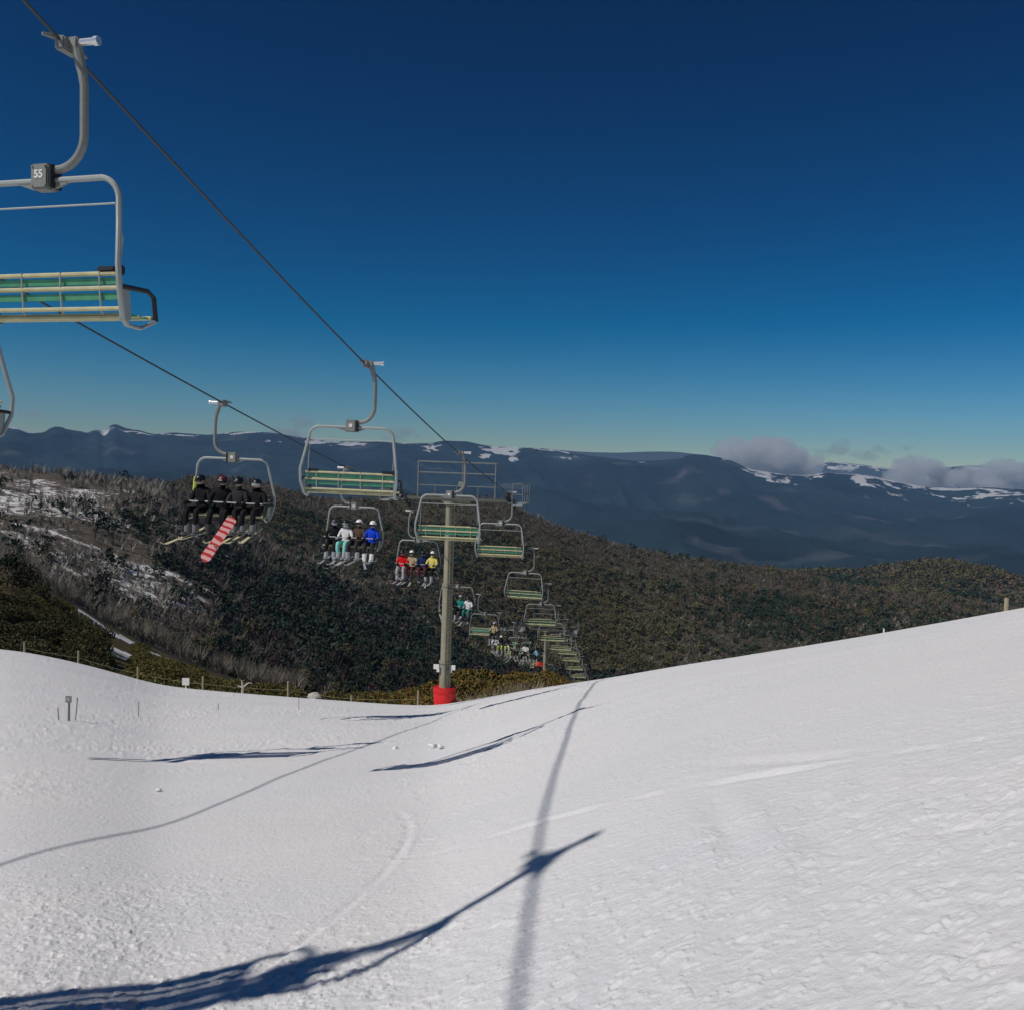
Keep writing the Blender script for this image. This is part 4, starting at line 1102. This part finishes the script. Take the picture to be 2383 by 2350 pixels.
def person(ci, slot, jacket, pants, helm, boots, skis, lab, seed, gog='black', ski=True, bare=False):
    ch = chairs[('L', ci)]
    Mw = ch.matrix_basis if False else Matrix.Translation(ch.location) @ ch.rotation_euler.to_matrix().to_4x4()
    me, tips, wr, lean = BODIES[seed % 5]
    m2 = me.copy()
    m2.materials.clear()
    for c in (cmat(C[jacket]), cmat(C[pants]), M_SKIN): m2.materials.append(c)
    ix = np.empty(len(me.polygons), np.int32); me.polygons.foreach_get('material_index', ix); m2.polygons.foreach_set('material_index', ix); m2.update()
    base = Vector((XC + SLOTX[slot], .16, -3.14 + .015))
    o = link('person', m2); rg = random.Random(seed * 7 + ci)
    s = rg.uniform(1.05, 1.12)
    Ml = Matrix.Translation(base) @ Euler((rg.uniform(-.05, .07), rg.uniform(-.04, .04), rg.uniform(-.2, .2))).to_matrix().to_4x4() @ Matrix.Scale(s, 4)
    W = Mw @ Ml
    o.matrix_world = W; o.matrix_basis = W
    tag(o, lab, 'person', 'riders on the chairlift')
    hr = (rg.uniform(-.15, .1), 0, rg.uniform(-.35, .35))
    part('helmet', cmat(C[helm], .35), o, 'helmet' if not bare else 'beanie', (lean, .0, .845), hr)
    part('goggles', cmat(C[gog], .2), o, 'goggles', (lean, .012, .832), hr)
    for k in (0, 1):
        t = tips[k]; sgn = -1 if k == 0 else 1
        tw = rg.uniform(-.3, .3)
        part('ski_boot', cmat(C[boots], .45), o, 'ski_boot', (t[0], t[1], t[2] - .08), (rg.uniform(-.15, .25), 0, tw))
        part('gl' if k == 0 else 'gr', cmat(C['black'] if jacket != 'white' else C['lgrey']), o, 'glove', wr[k], (-.15, 0, -sgn * .25))
        if ski:
            so_ = link('ski', None); 
            bpy.data.objects.remove(so_)
            Wl = W @ Matrix.Translation((t[0], t[1] + .06, t[2] - .235)) @ Euler((rg.uniform(-.28, .05), rg.uniform(-.15, .15), tw + rg.uniform(-.1, .1))).to_matrix().to_4x4()
            q = part('ski', cmat(C[skis], .35), None, 'ski', (0, 0, 0)); q.matrix_basis = Wl
            # sole of the boot: a binding block as part of the ski
            bb = link('binding', BIND, q)
            side = 'left' if k == 1 else 'right'
            tag(q, ' '.join(f'{side} ski of the {lab}'.replace(',', '').split()[:16]), 'ski', 'skis worn by the riders')
    return o, W, tips
_b = MB(); _b.box((0, .08, .032), (.06, .10, .04), bev=.01); _b.box((0, -.16, .035), (.06, .09, .045), bev=.01); _b.box((0, -.04, .018), (.05, .26, .012)); BIND = _b.mesh('binding', M_BLACK)

PEOPLE = [
 (0, 0, 'black', 'black', 'black', 'char', 'white', 'rider in black at the far left edge, nearest of all riders', 1, {}),
 (1, 0, 'black', 'black', 'black', 'grey', 'cream', 'rider in black at the left end of the chair with the pink snowboard, bare handed', 2, {}),
 (1, 1, 'black', 'black', 'maroon', 'char', 'cream', 'snowboarder in black with a dark red helmet, pink board on one foot', 3, dict(ski=False)),
 (1, 2, 'char', 'black', 'black', 'grey', 'cream', 'rider in charcoal with a black helmet, right of the snowboarder', 4, {}),
 (1, 3, 'black', 'black', 'black', 'grey', 'cream', 'rider in black with pale goggles, right end of the snowboarder\'s chair', 0, dict(gog='lgrey')),
 (2, 0, 'black', 'black', 'purple', 'lgrey', 'lgrey', 'rider in black with a dark purple helmet, left of the white jacket', 1, dict(gog='lgrey')),
 (2, 1, 'white', 'mint', 'black', 'lgrey', 'lgrey', 'rider in a white jacket and mint green trousers', 2, dict(gog='lgrey')),
 (2, 2, 'brown', 'char', 'white', 'lgrey', 'lgrey', 'rider in dark brown with a white helmet, right of the mint trousers', 3, {}),
 (2, 3, 'blue', 'char', 'white', 'white', 'lgrey', 'rider in a bright blue jacket with white boots', 4, dict(gog='black')),
 (3, 0, 'red', 'lgrey', 'black', 'lgrey', 'lgrey', 'rider in a red jacket and pale grey trousers', 0, {}),
 (3, 1, 'tan', 'maroon', 'white', 'char', 'lgrey', 'rider in a tan jacket and maroon trousers beside the red jacket', 2, {}),
 (3, 2, 'navy', 'maroon', 'black', 'char', 'lgrey', 'rider in a navy jacket, left of the yellow jacket', 3, {}),
 (3, 3, 'yellow', 'black', 'white', 'lgrey', 'lgrey', 'rider in a yellow jacket with a white helmet', 1, {}),
 (4, 0, 'char', 'black', 'black', 'lgrey', 'lgrey', 'rider in charcoal half hidden by the tower pole', 4, {}),
 (4, 1, 'black', 'lime', 'black', 'lgrey', 'lgrey', 'rider in black with lime green trousers beside the tower pole', 2, {}),
 (4, 2, 'teal', 'black', 'lgrey', 'lgrey', 'lgrey', 'rider in a teal jacket between the lime trousers and the white jacket', 3, {}),
 (4, 3, 'white', 'teal', 'black', 'char', 'lgrey', 'rider in a white jacket and teal trousers right of the tower pole', 0, {}),
 (5, 3, 'tan', 'char', 'lgrey', 'lgrey', 'lgrey', 'rider in a tan jacket alone on the half empty chair', 1, {}),
 (6, 0, 'white', 'grey', 'white', 'lgrey', 'lgrey', 'rider in a white jacket and grey trousers, sixth rider chair', 2, {}),
 (6, 1, 'black', 'lime', 'white', 'lgrey', 'lgrey', 'rider in black with a white helmet and lime trousers, sixth rider chair', 3, {}),
 (6, 2, 'char', 'cream', 'black', 'lgrey', 'lgrey', 'rider in charcoal with cream trousers, sixth rider chair', 4, {}),
 (7, 0, 'black', 'lime', 'lgrey', 'lgrey', 'lgrey', 'rider in lime green trousers, seventh rider chair', 0, {}),
 (7, 1, 'grey', 'black', 'white', 'lgrey', 'lgrey', 'rider in a grey jacket, seventh rider chair', 1, {}),
 (7, 3, 'white', 'char', 'black', 'lgrey', 'lgrey', 'rider in a white jacket, right end of the seventh rider chair', 2, {}),
 (8, 0, 'char', 'black', 'white', 'lgrey', 'lgrey', 'rider in charcoal with a white helmet, eighth rider chair', 3, {}),
 (8, 1, 'white', 'grey', 'black', 'lgrey', 'lgrey', 'rider in a white jacket, eighth rider chair', 4, {}),
 (8, 2, 'black', 'char', 'black', 'lgrey', 'lgrey', 'rider in black, middle of the eighth rider chair', 0, {}),
 (8, 3, 'sky', 'char', 'black', 'lgrey', 'lgrey', 'rider in a pale blue jacket, eighth rider chair', 1, {}),
 (9, 1, 'orange', 'maroon', 'white', 'char', 'lgrey', 'rider in an orange red jacket beside the far tower', 2, {}),
 (9, 2, 'red', 'black', 'black', 'char', 'lgrey', 'rider in a red jacket beside the orange one at the far tower', 3, {}),
]
W_BOARD = None
for (ci, slot, ja, pa, he, bo, sk, lab, seed, kw) in PEOPLE:
    o, W, tips = person(ci, slot, ja, pa, he, bo, sk, lab, seed, **kw)
    if 'snowboarder' in lab and 'pink' in lab: W_BOARD = (W, tips)
# fix ski labels so that each names its rider briefly
def snowboard():
    W, tips = W_BOARD
    t = tips[1]
    b = MB(); L = 1.5; n = 26; V = []; F = []
    for i in range(n + 1):
        u = i / n; y = -.75 + u * L; wd = .15 - .022 * math.sin(math.pi * u)
        e = min(u, 1 - u) / .10
        if e < 1: wd *= math.sqrt(max(.02, 1 - (1 - e) ** 2))
        z = .07 * max(0, 1 - min(u, 1 - u) / .13) ** 2
        for q, zz in ((-1, 0), (1, 0), (1, .012), (-1, .012)): V.append((q * wd, y, z + zz))
    for i in range(n):
        for q in range(4): F.append([4 * i + q, 4 * i + (q + 1) % 4, 4 * i + 4 + (q + 1) % 4, 4 * i + 4 + q])
    F += [[3, 2, 1, 0], [4 * n, 4 * n + 1, 4 * n + 2, 4 * n + 3]]
    b.add(V, F)
    m = bpy.data.materials.new('pink_striped_base'); m.use_nodes = True
    nn = m.node_tree.nodes; ll = m.node_tree.links; bs = nn['Principled BSDF']; bs.inputs['Roughness'].default_value = .35
    tc = nn.new('ShaderNodeTexCoord'); wv = nn.new('ShaderNodeTexWave'); wv.wave_type = 'BANDS'; wv.bands_direction = 'Y'
    wv.inputs['Scale'].default_value = 1.7; wv.inputs['Distortion'].default_value = 4.5; wv.inputs['Detail'].default_value = 2
    ll.new(tc.outputs['Object'], wv.inputs['Vector'])
    cr = nn.new('ShaderNodeValToRGB'); cr.color_ramp.elements[0].position = .25; cr.color_ramp.elements[0].color = (.55, .05, .05, 1)
    cr.color_ramp.elements[1].position = .55; cr.color_ramp.elements[1].color = (.85, .45, .42, 1)
    ll.new(wv.outputs['Color'], cr.inputs[0]); ll.new(cr.outputs[0], bs.inputs['Base Color'])
    o = b.build('snowboard', m)
    p = W @ Vector((t[0] , t[1] + .02, t[2] - .26))
    # hangs nose down, base towards the viewer, slanting down to the left
    ex = Vector((-.80, .15, -.45)).normalized()
    yd = (at(485, 1285, 27.6) - at(530, 1220, 28.1)); yd = Vector(yd).normalized()
    nrm = Vector((-.15, -.86, -.35)); nrm = (nrm - yd * nrm.dot(yd)).normalized()   # base normal, faces us
    xd = yd.cross(-nrm).normalized()
    R3 = Matrix((xd, yd, -nrm)).transposed()
    mid = Vector(at(509, 1252, 26.9))
    o.matrix_basis = Matrix.Translation(mid) @ R3.to_4x4()
    tag(o, 'pink and white striped snowboard hanging under the riders in black', 'snowboard')
    for yy in (.2, -.25):
        b = MB(); b.box((0, yy, .05), (.24, .12, .08), bev=.02); b.build('binding', M_BLACK, o)
snowboard()

# ------------------------------------------------------------------ fence, signs and stakes
def ground_snow(px, py):
    xy, r = snow_at(px, py); az = math.atan2(xy[0], xy[1]); return Vector((xy[0], xy[1], float(snow_z(np.array([az]), np.array([r]))[0])))
def on_brow(px, dr=0.0):
    d = ray(px, 1560); az = math.atan2(d[0], d[1]); r = float(sil(np.array([az]))[1][0]) + dr
    return Vector((r * math.sin(az), r * math.cos(az), float(snow_z(np.array([az]), np.array([r]))[0]))), r
FP = [(57, 22), (182, 27), (321, 27), (473, 30), (672, 36), (820, 14), (975, 34)]
fence = empty('rope_fence', tuple(on_brow(473, 0)[0]))
tag(fence, 'low fence of thin weathered posts and a rail along the left snow edge', 'fence')
tops = []
for px, hp in FP:
    g, r = on_brow(px, 0.4); h = hp / 2300 * r
    b = MB(); q = g - fence.location; rr = random.Random(px)
    b.tube([tuple(q + Vector((0, 0, -.5))), tuple(q + Vector((rr.uniform(-.03, .03), 0, h)))], .055, 7)
    b.build('post', M_WOOD, fence); tops.append(q + Vector((0, 0, h * .45)))
b = MB(); P = []
for a_, c_ in zip(tops[:-1], tops[1:]):
    for k in range(6):
        t = k / 6; P.append(a_.lerp(c_, t) - Vector((0, 0, .25 * t * (1 - t))))
b.tube([tuple(p) for p in P] + [tuple(tops[-1])], .006, 5); b.build('rail', M_WOOD, fence)

def stake(px, pb, hp, lab, rad=.018, lean=0.0, m=None, name='marker_stake', cat='stake'):
    g = ground_snow(px, pb); r = math.hypot(g.x, g.y); h = hp / 2300 * r
    b = MB(); b.tube([(0, 0, -.2), (lean * h, 0, h)], rad, 7)
    o = b.build(name, m or M_WOOD); o.location = g; tag(o, lab, cat); return o, h
o, h = stake(160, 1679, 56, 'x', .03)
bpy.data.objects.remove(o)
g = ground_snow(160, 1679); r = math.hypot(g.x, g.y)
sg = empty('trail_sign', tuple(g)); tag(sg, 'small square grey sign on a thin post standing in the snow at left', 'sign')
b = MB(); b.tube([(0, 0, -.2), (0, 0, 44 / 2300 * r)], .028, 7); b.build('post', M_PAINT, sg)
b = MB(); s = 13 / 2300 * r; b.box((0, -.03, 50 / 2300 * r), (s, .02, s * 1.1), bev=.004); b.build('sign_board', M_PAINT, sg)
b = MB(); b.box((0, -.043, 50 / 2300 * r), (s * .55, .006, s * .6)); b.build('panel', M_STEEL, sg)
stake(138, 1678, 30, 'short leaning stick just left of the small grey sign', .014, -.12)
stake(174, 1678, 52, 'tall thin stick just right of the small grey sign', .014, .10)
stake(178, 1655, 30, 'thinner short stick behind the small grey sign', .010, .02)
stake(322, 1669, 36, 'thin grey stake alone right of the small sign', .012)
stake(508, 1652, 16, 'short thin stake midway between the sign and the tower', .012)
stake(695, 1649, 26, 'thin stake left of the red tower pad', .012)
def brow_post(px, hp, lab, rad, dr=-.3, m=None):
    g, r = on_brow(px, dr); h = hp / 2300 * r
    b = MB(); b.tube([(0, 0, -.4), (0, 0, h * .98), (0.0, 0, h)], [rad, rad, rad * .8], 8)
    o = b.build('boundary_post', m or M_WOOD); o.location = g; tag(o, lab, 'post')
brow_post(2333, 27, 'thick pale post on the snow skyline near the right edge', .055)
brow_post(2052, 9, 'short thin post on the right snow skyline, left of the thick one', .02, m=M_WHITE)
# white board and forked dead snag behind the fence
g, r = on_brow(433, 1.2); b = MB(); b.box((0, 0, .38), (.42, .05, .42), bev=.01); b.tube([(.0, .04, -.4), (0, .04, .4)], .04, 6)
o = b.build('notice_board', M_WHITE); o.location = g; tag(o, 'small blank white board at the fence left of the forked snag', 'board')
g, r = on_brow(565, 1.0); b = MB()
b.tube([(0, 0, -.3), (.02, 0, .4), (-.05, 0, .75)], [.09, .07, .04], 7); b.tube([(.02, 0, .35), (.35, 0, .62), (.55, 0, .6)], [.06, .04, .02], 6); b.tube([(0, 0, .35), (-.3, 0, .45)], [.05, .02], 6)
o = b.build('dead_snag', M_DEAD); o.location = g; tag(o, 'forked bleached snag standing at the snow edge behind the fence', 'dead tree')
def lump(name, px, py, s, lab, cat, m, brow=False, seed=0):
    g = on_brow(px, .4)[0] if brow else ground_snow(px, py)
    bm = bmesh.new(); bmesh.ops.create_icosphere(bm, subdivisions=3, radius=1)
    for v in bm.verts:
        p = v.co; n = float(fbm(np.array([p.x * 1.3 + seed]), np.array([p.y * 1.3 + p.z * 2]), 4, seed)[0]); v.co = Vector((p.x * s[0], p.y * s[1], p.z * s[2])) * (1 + .7 * n)
    me = bpy.data.meshes.new(name); bm.to_mesh(me); bm.free(); me.materials.append(m)
    me.polygons.foreach_set('use_smooth', [True] * len(me.polygons))
    o = link(name, me, None, g + Vector((0, 0, s[2] * .3))); tag(o, lab, cat)
lump('snow_clump', 1007, 1737, (.085, .08, .055), 'largest clod of snow in mid slope beside a chair shadow', 'snow clod', M_SNOW, seed=1)
lump('snow_clump', 1025, 1738, (.05, .05, .04), 'smaller clod touching the right side of the largest one', 'snow clod', M_SNOW, seed=2)
lump('snow_clump', 920, 1741, (.05, .05, .04), 'clod of snow left of the two joined clods in mid slope', 'snow clod', M_SNOW, seed=3)
lump('snow_clump', 196, 2026, (.03, .03, .02), 'tiny clod of snow near the left edge', 'snow clod', M_SNOW, seed=4)
lump('snow_clump', 370, 1838, (.04, .035, .025), 'small clod of snow alone on the left of the slope', 'snow clod', M_SNOW, seed=5)
lump('rock', 735, 1605, (.34, .25, .26), 'pale rock at the snow edge left of the tower', 'rock', M_DEAD, brow=True, seed=7)
